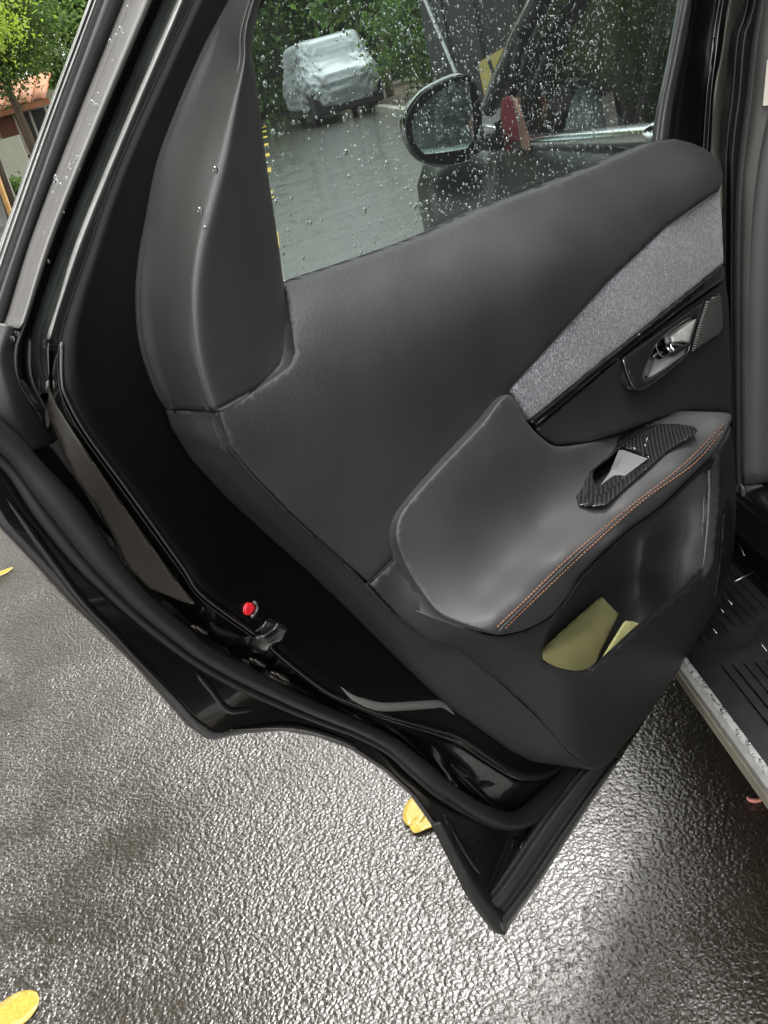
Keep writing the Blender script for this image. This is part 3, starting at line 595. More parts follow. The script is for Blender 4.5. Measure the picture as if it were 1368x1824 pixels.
# ---- lower trim with the map pocket
LT = [(657, 1041), (711, 988), (720, 1008), (741, 1045), (778, 1093), (821, 1115), (874, 1131), (895, 1133), (938, 1123), (981, 1099), (1010, 1067), (1037, 1023), (1121, 944), (1174, 906), (1254, 829), (1276, 808), (1293, 782), (1302, 760), (1309, 830), (1312, 900), (1306, 980), (1291, 1050), (1261, 1113), (1210, 1190), (1158, 1270), (1119, 1318), (1088, 1356), (1062, 1370), (1040, 1363), (1012, 1340), (952, 1273), (887, 1213), (822, 1157), (762, 1139), (704, 1092)]
PK = [(965, 1163), (981, 1117), (1006, 1080), (1040, 1030), (1085, 985), (1125, 950), (1176, 912), (1225, 866), (1256, 838), (1262, 850), (1264, 885), (1260, 940), (1252, 1009), (1241, 1026), (1204, 1062), (1140, 1115), (1076, 1174), (1044, 1195), (1007, 1192), (975, 1180)]
LC = [(657, 1041, -.046), (711, 988, -.052), (778, 1093, -.075), (704, 1092, -.047), (762, 1139, -.055), (822, 1157, -.058), (874, 1131, -.098), (830, 1125, -.092), (938, 1123, -.100), (887, 1213, -.048), (952, 1273, -.046), (1012, 1340, -.046), (1060, 1366, -.045),
      (965, 1163, -.092), (1010, 1195, -.096), (1076, 1180, -.102), (1140, 1120, -.104), (1204, 1068, -.100), (1250, 1020, -.092), (1265, 940, -.082), (1266, 860, -.080), (1010, 1070, -.105), (1120, 950, -.110), (1250, 832, -.100),
      (1310, 860, -.060), (1306, 980, -.052), (1261, 1113, -.046), (1210, 1190, -.044), (1158, 1270, -.044), (1119, 1318, -.044), (1100, 1230, -.078), (1180, 1150, -.080), (1000, 1250, -.075), (1290, 900, -.074), (1282, 980, -.072)]
v, f = relief(LT, LC, 12, 4, 0.003, 0.004, holes=[PK], hole_er=0.004, lam=0.2); link('lower_trim', v, f, 'plastic', DR)
# pocket lining: a bowl behind the opening
pc = np.array(PK).mean(0); big = [tuple(pc+(np.array(p)-pc)*1.16) for p in PK]
LNC = [(940, 1180, -.03), (1000, 1230, -.04), (1060, 1240, -.045), (980, 1080, -.03), (1040, 990, -.03), (1000, 1150, .006), (1050, 1090, .016), (1100, 1100, .010), (1110, 1030, .018), (1130, 960, .014), (1140, 1050, .002), (1100, 1180, -.03), (1160, 1130, -.035),
       (1172, 930, -.022), (1165, 1010, -.024), (1215, 900, -.058), (1205, 980, -.058), (1195, 1060, -.055), (1262, 850, -.090), (1266, 940, -.092), (1255, 1020, -.090), (1275, 830, -.09), (1290, 940, -.10)]
v, f = relief(big, LNC, 10, 0, 0, 0.004, lam=3, smooth=True); link('map_pocket', v, f, 'lining', DR)
v, f = relief([(1260, 838), (1266, 836), (1268, 870), (1264, 935), (1256, 1004), (1249, 1020), (1252, 1004), (1258, 935), (1261, 870)], [(0, 0, -.090)], 6, 2, 0.003, 0.006); link('pocket_bright_rim', v, f, 'switch', DR)
# small dotted pad on the hinge end of the lower trim
v, f = relief([(1302, 880), (1307, 940), (1302, 1000), (1285, 1050), (1272, 1070), (1282, 1000), (1288, 920)], [(1302, 880, -.072), (1307, 940, -.066), (1302, 1000, -.062), (1272, 1070, -.07), (1285, 960, -.08)], 9, 4, 0.003, 0.01); link('dotted_pad', v, f, 'tread', DR)

# ---- hinge-side window post and door edge
strip([offs([(1265, -250), (1215, 0), (1194, 110), (1176, 196), (1168, 256)], 0.006), offs([(1276, -250), (1224, 0), (1203, 105), (1186, 190), (1178, 256)], -0.004), offs([(1290, -250), (1238, 0), (1217, 99), (1201, 184), (1192, 256)], -0.002)], 'glass_run_rubber', 'rubber_g')
strip([offs([(1290, -250), (1238, 0), (1217, 99), (1201, 184), (1192, 260)], 0.0), offs([(1335, -250), (1284, 0), (1270, 97), (1263, 173), (1256, 270)], -0.006)], 'window_post', 'ecoat')
strip([offs([(1335, -250), (1284, 0), (1270, 97), (1263, 173), (1256, 275)], -0.008), offs([(1342, -250), (1291, 0), (1277, 97), (1267, 165), (1260, 275)], -0.014), offs([(1350, -250), (1299, 0), (1285, 97), (1273, 161), (1266, 275)], -0.008)], 'post_bead', 'paint')
strip([offs([(1350, -250), (1299, 0), (1285, 97), (1273, 161), (1259, 270), (1284, 300), (1284, 420), (1290, 520), (1298, 740), (1306, 860)], -0.006), offs([(1368, -250), (1318, 0), (1300, 90), (1290, 161), (1280, 276), (1292, 310), (1292, 420), (1295, 520), (1302, 740), (1309, 860)], 0.004), offs([(1387, -250), (1337, 0), (1312, 80), (1305, 161), (1295, 276), (1299, 330), (1300, 420), (1300, 520), (1306, 740), (1313, 860)], 0.02)], 'door_edge_trim', 'edgegrey')
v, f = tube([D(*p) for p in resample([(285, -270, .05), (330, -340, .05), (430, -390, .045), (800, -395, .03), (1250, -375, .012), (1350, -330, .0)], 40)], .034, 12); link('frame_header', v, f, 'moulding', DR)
# ---- grey rubber along the bottom edge
BT0 = [(1100, 1352), (1060, 1398), (1000, 1478), (950, 1552), (905, 1612), (886, 1632)]
BT3 = [(1110, 1346), (1075, 1396), (1005, 1505), (955, 1583), (916, 1638), (900, 1664)]
def bl(t): return [(a[0]*(1-t)+b_[0]*t, a[1]*(1-t)+b_[1]*t) for a, b_ in zip(BT0, BT3)]
BTi = [(1062, 1352), (1028, 1384), (975, 1452), (926, 1524), (886, 1582), (866, 1600)]
strip([offs(BTi, 0.012), offs([(a[0]*.75+b_[0]*.25, a[1]*.75+b_[1]*.25) for a, b_ in zip(BTi, BT0)], 0.0), offs([(a[0]*.3+b_[0]*.7, a[1]*.3+b_[1]*.7) for a, b_ in zip(BTi, BT0)], 0.001), offs(bl(0.1), 0.010), offs(bl(0.25), -0.002), offs(bl(0.75), -0.004), offs(bl(1.0), 0.006)], 'sill_rubber', 'rubber_g', 50, 5, 2, 0.008)
strip([offs([(776, 1472), (812, 1544), (843, 1605), (883, 1659), (899, 1666)], 0.002), offs([(786, 1464), (826, 1540), (858, 1592), (890, 1632), (902, 1650)], -0.004), offs([(800, 1470), (836, 1540), (866, 1584), (888, 1608), (900, 1630)], 0.006)], 'hem_rubber', 'rubber')

# ---- latch, bolts, red reflector
v, f = relief([(436, 1086), (440, 1076), (449, 1073), (455, 1078), (453, 1088), (446, 1096), (438, 1095)], [(0, 0, .001)], 4, 3, 0.001, 0.002, smooth=True); link('red_reflector', v, f, 'redlens', DR)
v, f = tube([D(*p) for p in [(450, 1071, -.0), (458, 1076, -.001), (459, 1086, -.001), (453, 1096, -.001), (446, 1099, 0)]], 0.0018, 8); link('reflector_rim', v, f, 'gloss', DR)
v, f = relief([(452, 1130), (470, 1128), (484, 1118), (492, 1105), (508, 1112), (514, 1122), (504, 1148), (490, 1163), (470, 1166), (455, 1158), (432, 1150), (430, 1142)], [(452, 1130, 0.0), (492, 1105, -.012), (514, 1122, -.014), (490, 1163, 0.01), (470, 1150, -.004), (432, 1146, .02)], 6, 5, 0.008, 0.012, lam=0.05); link('door_latch', v, f, 'gloss', DR)
for c, rr_ in (((360, 1123), 11), ((463, 1181), 11), ((503, 1206), 12)):
    an = R(34); ring = [(c[0]+rr_*1.25*math.cos(t)*math.cos(an)-rr_*.45*math.sin(t)*math.sin(an), c[1]+rr_*1.25*math.cos(t)*math.sin(an)+rr_*.45*math.sin(t)*math.cos(an)) for t in np.linspace(0, 2*math.pi, 14, endpoint=False)]
    v, f = relief(ring, [(0, 0, 0.028)], 4, 6, 0.005, 0.006); link('bolt', v, f, 'steel', DR)

# ---- rear door glass with rain
GP = [(560, -330), (500, -200), (435, 10), (446, 60), (455, 120), (463, 200), (473, 285), (486, 372), (498, 450), (512, 530), (620, 500), (790, 440), (980, 365), (1180, 285), (1196, 240), (1205, 180), (1224, 90), (1242, 0), (1290, -240), (1270, -330)]
GO = 0.018
v, f = relief(GP, [(0, 0, GO)], 40, 0, 0, 0.0); window = link('window_glass', v, f, 'glass', DR)
drops = MB(); nd = 0
def cap(P, r, nrm, squash=0.5, seg=8):
    a = np.cross(nrm, [0, 0, 1.0]); a /= np.linalg.norm(a); b_ = np.cross(a, nrm)
    st = 1+abs(RNG.normal(0, .18)); sk = RNG.normal(0, .15)
    v = [P-nrm*r*0.02]
    rings = ((1.0, 0.0), (0.86, 0.42), (0.5, 0.82))
    for q, h in rings:
        for k in range(seg):
            t = 2*math.pi*k/seg; v.append(P+a*r*q*(math.cos(t)+sk*math.sin(t))+b_*r*q*math.sin(t)*st+nrm*r*h*squash)
    v.append(P+nrm*r*squash); f = [(0, 1+(k+1) % seg, 1+k) for k in range(seg)]
    for i in range(2): f += [(1+i*seg+k, 1+i*seg+(k+1) % seg, 1+(i+1)*seg+(k+1) % seg, 1+(i+1)*seg+k) for k in range(seg)]
    f += [(1+2*seg+k, 1+2*seg+(k+1) % seg, 1+3*seg) for k in range(seg)]
    return v, f
OUT = -IN; gdens = dens(GP, 40)
while nd < 4600:
    x, y = RNG.uniform(430, 1290), RNG.uniform(-120, 520)
    if not inside((x, y), gdens): continue
    # fewer where the wind has dried the glass, denser towards the pillar
    keep = 0.22+0.78*min(1, max(0, (x-560)/350)); keep *= 0.55+0.9*max(0, noise.noise(Vector((x/90, y/90, 3))) + .35)
    if RNG.random() > keep: continue
    r = min(0.0024, 0.0005*math.exp(abs(RNG.normal(0, 0.6))))
    drops.add(*cap(D(x, y, GO+0.0004), r, OUT)); nd += 1
dr = drops.link('rain_drops', 'water', DR); dr['kind'] = 'stuff'
# a few drops on the frame and trim
fd = MB()
for x, y, o, r in [(384, 303, -.056, .0022), (357, 377, -.05, .0022), (366, 408, -.05, .0018), (30, 594, .046, .0018), (22, 604, .046, .0018)]:
    fd.add(*cap(D(x, y, o), r, IN))
for i in range(46):
    y = RNG.uniform(-20, 520); x = np.interp(y, [0, 418], [250, 82])+RNG.normal(0, 12); fd.add(*cap(D(x, y, .045), abs(RNG.normal(0, .0005))+.0005, IN))
o = fd.link('frame_drops', 'water', DR); o['kind'] = 'stuff'

# ---- things in the pocket
def topthing(name, v, f, mat, label, cat, smooth=True):
    b_ = np.array([np.mean([p[0] for p in v]), np.mean([p[1] for p in v]), min(p[2] for p in v)])
    o = link(name, v, f, mat, None, smooth, b_); return tag(o, label, cat)
v, f = relief([(955, 1172), (1010, 1120), (1073, 1064), (1102, 1094), (1070, 1160), (1040, 1240), (980, 1225)], [(955, 1172, -.022), (1073, 1064, -.010), (1102, 1094, -.028), (1040, 1240, -.060), (980, 1225, -.050), (1030, 1150, -.036)], 10, 3, 0.001, 0.003)
topthing('booklet', v, f, 'olive', 'olive green booklet lying in the door pocket', 'booklet')  # added sheet, coloured like the shaded olive recess of the pocket
v, f = relief([(1069, 1180), (1112, 1110), (1116, 1106), (1128, 1107), (1145, 1113), (1150, 1120), (1100, 1200)], [(1069, 1180, -.064), (1116, 1106, -.060), (1145, 1113, -.066), (1100, 1200, -.070), (1110, 1150, -.064)], 7, 2, 0.0006, 0.0014)
topthing('paper_note', v, f, 'yellowpaper', 'pale yellow paper note poking up out of the door pocket', 'note')

# ---- car body around: B pillar, sill, running board, front door, fender, roof, cabin
PM = plmap(1, 1.36)
def cpart(name, v, f, mat, smooth=True, parent=car): return link(name, v, f, mat, parent, smooth)
def pstrip(rows, name, mat, nu=50, per=5, sv=2, th=0.02, mp=PM):
    v, f = loft(rows, nu, per, sv, mp); v, f = thicken(v, f, th, (0, 1, 0)); return cpart(name, v, f, mat)
pstrip([offs([(1372, -260), (1337, 0), (1314, 60), (1307, 120), (1303, 170), (1295, 210), (1294, 276), (1298, 346), (1296, 600), (1300, 860), (1300, 1000)], 0.03), offs([(1385, -260), (1345, 0), (1326, 65), (1317, 173), (1306, 260), (1303, 369), (1303, 600), (1308, 860), (1306, 1000)], -0.015), offs([(1392, -260), (1352, 0), (1341, 69), (1330, 173), (1320, 253), (1311, 369), (1309, 600), (1313, 870), (1312, 1000)], 0.02)], 'pillar_seal', 'rubber', 60, 5, 3)
pstrip([offs([(1392, -260), (1352, 0), (1341, 69), (1330, 173), (1320, 253), (1311, 369), (1309, 600), (1313, 870)], 0.02), offs([(1410, -260), (1372, 0), (1360, 69), (1350, 173), (1338, 253), (1326, 369), (1322, 600), (1322, 864)], -0.02), offs([(1440, -260), (1400, 0), (1388, 69), (1376, 173), (1352, 290), (1338, 420), (1332, 600), (1328, 864)], -0.03)], 'pillar_cover', 'grey')
pstrip([offs([(1440, -260), (1400, 0), (1388, 69), (1376, 173), (1353, 290), (1339, 420), (1333, 600), (1329, 862)], -0.024), offs([(1600, -260), (1560, 0), (1540, 173), (1520, 420), (1500, 850)], -0.02)], 'pillar_cover_panel', 'greylow')
pstrip([offs([(1311, 860), (1314, 905), (1320, 945), (1336, 985), (1368, 1030), (1410, 1075)], 0.02), offs([(1318, 866), (1322, 905), (1332, 940), (1350, 975), (1375, 1005), (1420, 1045)], -0.03), offs([(1326, 868), (1330, 900), (1342, 935), (1360, 965), (1385, 990), (1430, 1030)], -0.035), offs([(1330, 868), (1334, 900), (1346, 930), (1365, 955), (1390, 978), (1440, 1015)], -0.022), offs([(1500, 852), (1500, 880), (1505, 905), (1510, 930), (1520, 950), (1530, 960)], -0.03)], 'pillar_foot', 'greylow')
v, f = relief([(1367, 106), (1420, 106), (1412, 188), (1359, 188)], [(0, 0, -0.034)], 20, 0, 0, 0.001, mp=PM, dirv=(0, 1, 0)); cpart('pillar_label', v, f, 'cream', False)

def extr_y(prof, y0, y1, n=2, close=True):
    ys = np.linspace(y0, y1, n); k = len(prof); v = [np.array([x, y, z]) for y in ys for x, z in prof]; f = grid_faces(n, k, close)
    if close: f += [tuple(range(k)), tuple((n-1)*k+j for j in reversed(range(k)))]
    return v, f
# running board: bright edge, black ribbed tread
RBX = 0.372
rbv, rbf = extr_y([(RBX+.012, .30), (RBX+.012, .333), (RBX+.20, .338), (RBX+.20, .27), (RBX+.04, .27)], -0.45, 2.05)
rb = cpart('running_board', rbv, rbf, 'tread', False); rb['label'] = 'black ribbed running board with bright outer edge'
v, f = extr_y([(RBX-.004, .305), (RBX-.004, .330), (RBX+.002, .337), (RBX+.010, .339), (RBX+.010, .334), (RBX+.006, .30)], -0.45, 2.05, 2); link('bright_edge', v, f, 'silver', rb, False)
v, f = extr_y([(RBX-.006, .298), (RBX-.0065, .318), (RBX-.0045, .320), (RBX-.003, .298)], -0.45, 2.05, 2); link('dull_edge', v, f, 'beige', rb, False)
for i in range(9):
    x = RBX+.05+i*.0145
    for y0, y1 in ((0.62, 1.04), (1.1, 1.9), (-.2, .56)):
        v, f = extr_y([(x-.003, .336), (x-.003, .3392), (x+.003, .3392), (x+.003, .336)], y0+.004*i, y1-.004*i, 2); link('tread_rib', v, f, 'tread', rb, False)
# drops on the bright edge
eb = MB()
for i in range(500):
    eb.add(*cap(np.array([RBX+RNG.uniform(.001, .010), RNG.uniform(-.2, 1.5), .3405]), RNG.uniform(.0008, .0022), np.array([0, 0.05, 1.0]), seg=7))
o = eb.link('edge_drops', 'water', rb); o['kind'] = 'stuff'
# rocker and lower body side
v, f = extr_y([(.56, .20), (.545, .30), (.56, .40), (.60, .43), (.66, .435), (.70, .40), (.95, .38), (.95, .22)], -0.35, 3.0, 2); o = cpart('rocker', v, f, 'paint'); bevel(o, .012, 3)
v, f = extr_y([(.60, .436), (.60, .440), (.655, .443), (.655, .436)], .35, 1.2, 2); cpart('sill_plate', v, f, 'gloss', False)
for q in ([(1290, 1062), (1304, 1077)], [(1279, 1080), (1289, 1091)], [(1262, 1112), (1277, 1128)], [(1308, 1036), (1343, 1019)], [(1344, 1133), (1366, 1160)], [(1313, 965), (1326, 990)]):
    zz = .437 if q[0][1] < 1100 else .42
    A = G(*q[0], zz); B__ = G(*q[1], zz); v, f = tube([A, (A+B__)/2, B__], [.0005, .0014, .0005], 6); cpart('sill_glint_strip', v, f, 'bright')  # slim metal slivers that stand in for glints on the sill
# front door (closed), seen through the glass of the open one
FDX = .55
fprof = [(.575, .40), (.545, .48), (.515, .62), (.505, .76), (.525, .90), (.548, .985)]
def bodyside(y0, y1, n=12, dx=lambda y: 0.0, prof=fprof):
    v = []
    ys = np.linspace(y0, y1, n)
    for y in ys:
        for x, z in resample(prof, 14): v.append(np.array([x+dx(y), y, z]))
    f = grid_faces(n, 14); f = face_cam(v, f); return thicken(v, f, .05, (1, 0, 0))
v, f = bodyside(1.40, 2.44); fdoor = cpart('front_door', v, f, 'paint_in'); fdoor['label'] = 'closed black front door with bright belt moulding'
b0, b1 = PL(1168, 238, 0, FDX-.012), PL(946, 254, 0, FDX-.012); b2 = PL(890, 258, 0, FDX-.012)
def belt(h0, h1, x, name, mat):
    v = []
    for P in (b0*.995+b1*.005, b0*.95+b1*.05, (b0+b1)/2, b1, b2): v += [np.array([x, P[1], P[2]+h0]), np.array([x-.008, P[1], P[2]+(h0*.3+h1*.7)]), np.array([x+.006, P[1], P[2]+h1])]
    f = face_cam(v, grid_faces(5, 3)); v, f = thicken(v, f, .02, (1, 0, 0)); return link(name, v, f, mat, fdoor)
belt(-.016, .014, FDX-.012, 'belt_moulding', 'chrome')
# front door glass and frame
gl = [(b0[1]-.02, b0[2]+.01, .556), (b1[1], b1[2]+.01, .556), (2.42, .985, .556)]
tp = [(1.36, 1.50, .70), (1.75, 1.47, .69), (2.42, 1.03, .57)]
v = [np.array([x, y, z]) for y, z, x in resample([(a, b_, c) for a, b_, c in gl], 12)]+[np.array([x, y, z]) for y, z, x in resample([(a, b_, c) for a, b_, c in tp], 12)]
f = face_cam(v, grid_faces(2, 12)); link('window_glass', v, f, 'glass_d', fdoor, False)
fr = [PL(x, y, 0, FDX+o) for x, y, o in resample([(860, 196, 0.0), (880, 142, .005), (901, 96, .01), (922, 45, .016), (947, 0, .022), (1000, -110, .05), (1080, -260, .09)], 30)]
v, f = tube(fr, .009, 8); link('window_frame', v, f, 'chrome', fdoor)
v, f = tube([p+np.array([.012, -.03, 0.0]) for p in fr], .02, 8); link('frame_shadow_seal', v, f, 'rubber', fdoor)  # dark rubber tube set just inboard of the chrome frame
v, f = tube([PL(926, 70, 0, .56), PL(916, 130, 0, .556), PL(910, 180, 0, .553), PL(906, 235, 0, .55)], .011, 8); link('quarter_divider', v, f, 'rubber', fdoor)
# drops over front glass
fd2 = MB()
for i in range(900):
    t = RNG.random(); y = RNG.uniform(1.42, 2.25); z = 1.0+t*.42; x = .556+(z-1.0)*.29
    fd2.add(*cap(np.array([x-.001, y, z]), RNG.uniform(.0014, .0032), np.array([-.96, 0, .28]), seg=6))
o = fd2.link('glass_drops', 'water', fdoor); o['kind'] = 'stuff'
# door mirror
MY = 2.30
MM = plmap(1, MY)
mo = [(720, 221), (728, 196), (750, 166), (781, 146), (816, 132), (836, 133), (849, 151), (857, 191), (858, 241), (854, 272), (831, 289), (791, 297), (760, 292), (735, 274), (723, 246)]
mg = [(735, 246), (733, 216), (745, 196), (786, 161), (826, 143), (836, 151), (843, 201), (843, 251), (832, 264), (755, 274), (743, 262)]
mv, mf = [], []
mo2 = dens(mo, 12, True); mc = np.mean(np.array(mo2), 0); mb = MB()
rings = [(0.93, -0.006), (1.0, 0.0), (1.04, 0.03), (1.0, 0.08), (.8, .13), (.45, .16), (.02, .17)]
v = [MM(*(mc+(np.array(p)-mc)*k), 0.0)+np.array([0, o, 0]) for k, o in rings for p in mo2]
v = []
for k, o in rings:
    for p in mo2:
        q = MM(*p, 0.0); c0 = MM(*mc, 0.0); v.append(c0+(q-c0)*k+np.array([0, o, 0]))
mir = link('side_mirror', v, grid_faces(len(rings), len(mo2), True), 'gloss', car); mir['label'] = 'black door mirror on the closed front door'
c0 = MM(*mc, 0.0); mg2 = dens(mg, 12, True); tilt = lambda q: np.array([0, (q[0]-c0[0])*0.10+(q[2]-c0[2])*0.06, 0])
v = [MM(*p, -.008)+tilt(MM(*p, 0.0)) for p in mg2]; f = face_cam(v, [tuple(range(len(v)))]); v, f = thicken(v, f, .004, (0, 1, 0)); link('mirror_glass', v, f, 'mirror', mir, False)
v = [c0+(MM(*p, 0.0)-c0)*k+np.array([0, o, 0]) for k, o in ((.96, -.008), (.985, -.012), (1.0, -.004)) for p in mo2]; link('mirror_rim', v, grid_faces(3, len(mo2), True), 'rubber', mir)
v, f = tube([c0+np.array([.06, .05, -.05]), c0+np.array([.12, .07, -.07]), np.array([.56, 2.36, .99])], .032, 10); link('mirror_foot', v, f, 'gloss', mir)
# fender, bonnet
fp = [(.60, .32), (.46, .50), (.385, .66), (.38, .78), (.405, .87), (.50, .94), (.69, .975)]
fA, fB = resample(fprof, 14), resample(fp, 14); v = []
for y in np.linspace(2.445, 3.3, 20):
    k = min(1, (y-2.445)/.35); k = k*k*(3-2*k)
    for a, b_ in zip(fA, fB): q = a*(1-k)+b_*k; v.append(np.array([q[0]+.12*max(0, (y-2.95)/.4)**2, y, q[1]]))
v, f = thicken(v, face_cam(v, grid_faces(20, 14)), .05, (1, 0, 0)); cpart('front_fender', v, f, 'paint_in')
v = [np.array([x, y, z]) for y, z in ((2.45, .99), (2.8, .97), (3.2, .92), (3.4, .84)) for x in np.linspace(.68, 2.25, 6)]
v, f = thicken(v, face_cam(v, grid_faces(4, 6)), .03, (0, 0, -1)); cpart('bonnet', v, f, 'paint')
v = [np.array([x, y, z]) for y, z in ((3.25, .2), (3.42, .4), (3.46, .65), (3.4, .84)) for x in np.linspace(.60, 2.30, 6)]
v, f = thicken(v, face_cam(v, grid_faces(4, 6)), .03, (0, -1, 0)); cpart('front_bumper', v, f, 'paint')
# roof, windscreen, far side, cabin
v = [np.array([x, y, z]) for y, z in ((-.75, 1.50), (-.2, 1.60), (.6, 1.64), (1.2, 1.63), (1.55, 1.57)) for x, in [(a,) for a in (.76, .84, 1.1, 1.45, 1.8, 2.06, 2.14)]]
for i, p in enumerate(v): p[2] -= .10*abs((p[0]-1.45)/.69)**3
v, f = thicken(v, face_cam(v, grid_faces(5, 7)), .05, (0, 0, -1)); cpart('roof', v, f, 'paint')
v = [np.array([x, y, z]) for y, z, w_ in ((1.56, 1.555, .62), (2.0, 1.30, .70), (2.46, .99, .80)) for x in np.linspace(1.45-w_, 1.45+w_, 5)]
cpart('windscreen', v, face_cam(v, grid_faces(3, 5)), 'glass_d')
for sx in (-1, 1):
    P = [np.array([1.45+sx*.82, 2.46, .98]), np.array([1.45+sx*.74, 2.0, 1.29]), np.array([1.45+sx*.68, 1.56, 1.54])]
    v, f = tube(P, .035, 8); cpart('windscreen_pillar', v, f, 'paint')
v, f = extr_y([(2.30, .35), (2.39, .5), (2.41, .75), (2.36, 1.0), (2.30, 1.0), (2.30, .35)], -1.0, 3.2, 2, False); v, f = thicken(v, f, .02, (-1, 0, 0)); cpart('far_side_panel', v, f, 'paint')
v = [np.array([2.35, -.8, 1.0]), np.array([2.35, 2.3, 1.0]), np.array([2.14, 1.5, 1.5]), np.array([2.14, -.6, 1.48])]; cpart('far_side_glass', v, [(0, 1, 2, 3)], 'glass_d', False)
v, f = box((1.45, 1.0, .30), 1.75, 3.9, .10); cpart('cabin_floor', v, f, 'cabin', False)
v, f = box((1.5, 2.5, .70), 1.5, .3, .55); o = cpart('dashboard', v, f, 'cabin', False); bevel(o, .06, 3)
def seat(cx, y0, w_, name):
    mb = MB(); mb.add(*box((cx, y0, .52), w_, .52, .18)); mb.add(*box((cx, y0-.30, .86), w_*.92, .14, .62)); mb.add(*box((cx, y0-.36, 1.28), w_*.5 if w_ < 1 else .26, .10, .18))
    o = mb.link(name, 'seat', car, False); bevel(o, .05, 3); return o
seat(1.02, 1.85, .52, 'front_seat'); seat(1.9, 1.85, .52, 'front_seat'); seat(1.46, .55, 1.30, 'rear_seat')
# rear quarter and wheel behind the opening
v, f = bodyside(-1.0, -.42, 8, lambda y: .04+.1*max(0, (-.6-y)/.4)**2, [(.60, .36), (.53, .6), (.52, .8), (.55, 1.02), (.66, 1.2), (.74, 1.48)]); cpart('rear_quarter', v, f, 'paint')
arch = []
for r_, x in ((.40, .56), (.40, .53), (.47, .525), (.52, .54)):
    for t in np.linspace(-.12, math.pi+.12, 22): arch.append(np.array([x, -.05+r_*math.cos(t), .36+r_*math.sin(t)]))
v, f = thicken(arch, face_cam(arch, grid_faces(4, 22)), .04, (1, 0, 0)); cpart('wheel_arch', v, f, 'plastic')
v = [np.array([.58, y, z]) for y, z in ((.44, .42), (.42, .8), (.55, 1.04), (-.5, 1.1), (-.55, .75), (.1, .85))]
cpart('rear_inner_panel', *thicken(v, face_cam(v, [(0, 1, 5), (1, 2, 3, 4, 5)]), .04, (1, 0, 0)), 'paint', False)
def wheel(x, y, name='wheel'):
    def lathe(prof, n=32):
        v = [np.array([x+a, y+r_*math.cos(t), .35+r_*math.sin(t)]) for a, r_ in prof for t in np.linspace(0, 2*math.pi, n, endpoint=False)]
        return v, grid_faces(len(prof), n, True)
    tv, tf = lathe([(.03, .21), (.0, .25), (-.005, .30), (.02, .34), (.06, .35), (.17, .35), (.21, .33), (.22, .25), (.2, .21)])
    wo_ = link(name, tv, tf, 'tyre', car); v, f = lathe([(.05, .215), (.03, .21), (.04, .19), (.07, .18), (.07, .02)]); link('rim', v, f, 'pipe', wo_)
    for k in range(5):
        t = k*2*math.pi/5; d = np.array([0, math.cos(t), math.sin(t)]); v, f = tube([np.array([x+.035, y, .35]), np.array([x+.035, y, .35])+d*.2], [.035, .025], 8); link('spoke', v, f, 'pipe', wo_)
wheel(.555, -.05); wheel(.555, 2.86)
# red and peach strips added in place of a reflection by the mirror
rcx = plmap(0, .534)
v, f = relief([(894, 176), (908, 170), (917, 178), (921, 200), (926, 225), (928, 250), (922, 272), (926, 300), (914, 314), (905, 302), (899, 270), (894, 235), (891, 205)], [(900, 180, 0), (925, 220, .006), (905, 240, -.008), (915, 300, 0.004), (899, 270, .0)], 6, 5, .004, .004, mp=rcx, dirv=(1, 0, 0), lam=.02)
topthing('red_cloth', v, f, 'redcloth', 'strip of red cloth with a peach fold hanging over the front door belt line', 'cloth')
red = bpy.data.objects['red_cloth']
v, f = relief([(911, 172), (919, 178), (928, 205), (938, 235), (946, 262), (942, 270), (930, 268), (924, 240), (919, 205)], [(911, 172, -.006), (928, 205, -.012), (946, 262, -.004), (930, 268, -.008), (922, 230, -.008)], 6, 4, .004, .004, mp=rcx, dirv=(1, 0, 0), lam=.02); link('peach_fold', v, f, 'peach', red)

# ================================================================== BACKGROUND
# covered vehicle
CX, CY = 1.86, 28.6
cov = empty('covered_vehicle', (CX, CY, 0), 'tall parked vehicle under a wrinkled silver cover at the kerb', 'vehicle')
rings = [(.44, 1.07, 2.13), (.64, 1.09, 2.16), (.90, 1.10, 2.14), (1.14, 1.08, 2.05), (1.28, 1.04, 1.85), (1.52, .99, 1.60), (1.80, .94, 1.42), (1.97, .88, 1.30), (2.05, .74, 1.12), (2.08, .37, .7), (2.085, .02, .04)]
RA = resample([(h, a, b_) for h, a, b_ in rings], 60, True); nu = 220; v = []
for i, (h, a, b_) in enumerate(RA):
    for k in range(nu):
        t = 2*math.pi*k/nu; c, s = math.cos(t), math.sin(t); e = 0.32
        x = a*np.sign(c)*abs(c)**e; y = b_*np.sign(s)*abs(s)**e
        wr = 0
        if i > 0:
            p = Vector((x*1.3, y*1.3, h*1.1)); wr = .04*(1-abs(noise.noise(p*1.7)*2.2))+.05*(1-abs(noise.noise(Vector((x*3.2+h*2.6, y*3, h*1.1+x)))*2.4))+.035*(1-abs(noise.noise(Vector((x*5-h*3.4, y*5, h*2+4)))*2.2))+.02*noise.noise(p*7)+.06*max(0, 1-abs(noise.noise(Vector((x*4.3+h*5, y*4, h*1.6-x*2)))*4))+.04*max(0, 1-abs(noise.noise(Vector((x*6-h*4, y*6+3, h*3)))*4))-.08
            wr *= .6*min(1, (2.3-h)*1.4+.25)
        hem = (.07*noise.noise(Vector((c*3, s*3, 7)))+.05*math.sin(t*5))*max(0, 1-i/10)
        v.append(np.array([CX+x*(1+wr), CY+y*(1+wr*.5), h+hem+(.05*noise.noise(Vector((x*2, y*2, 1))) if h > 1.5 else 0)]))
link('car_cover', v, grid_faces(60, nu, True), 'cover', cov)
mb = MB(); mb.add(*box((CX, CY, .52), 1.98, 4.24, .62)); o = mb.link('bumper', 'darkcar', cov, False); bevel(o, .08, 3)
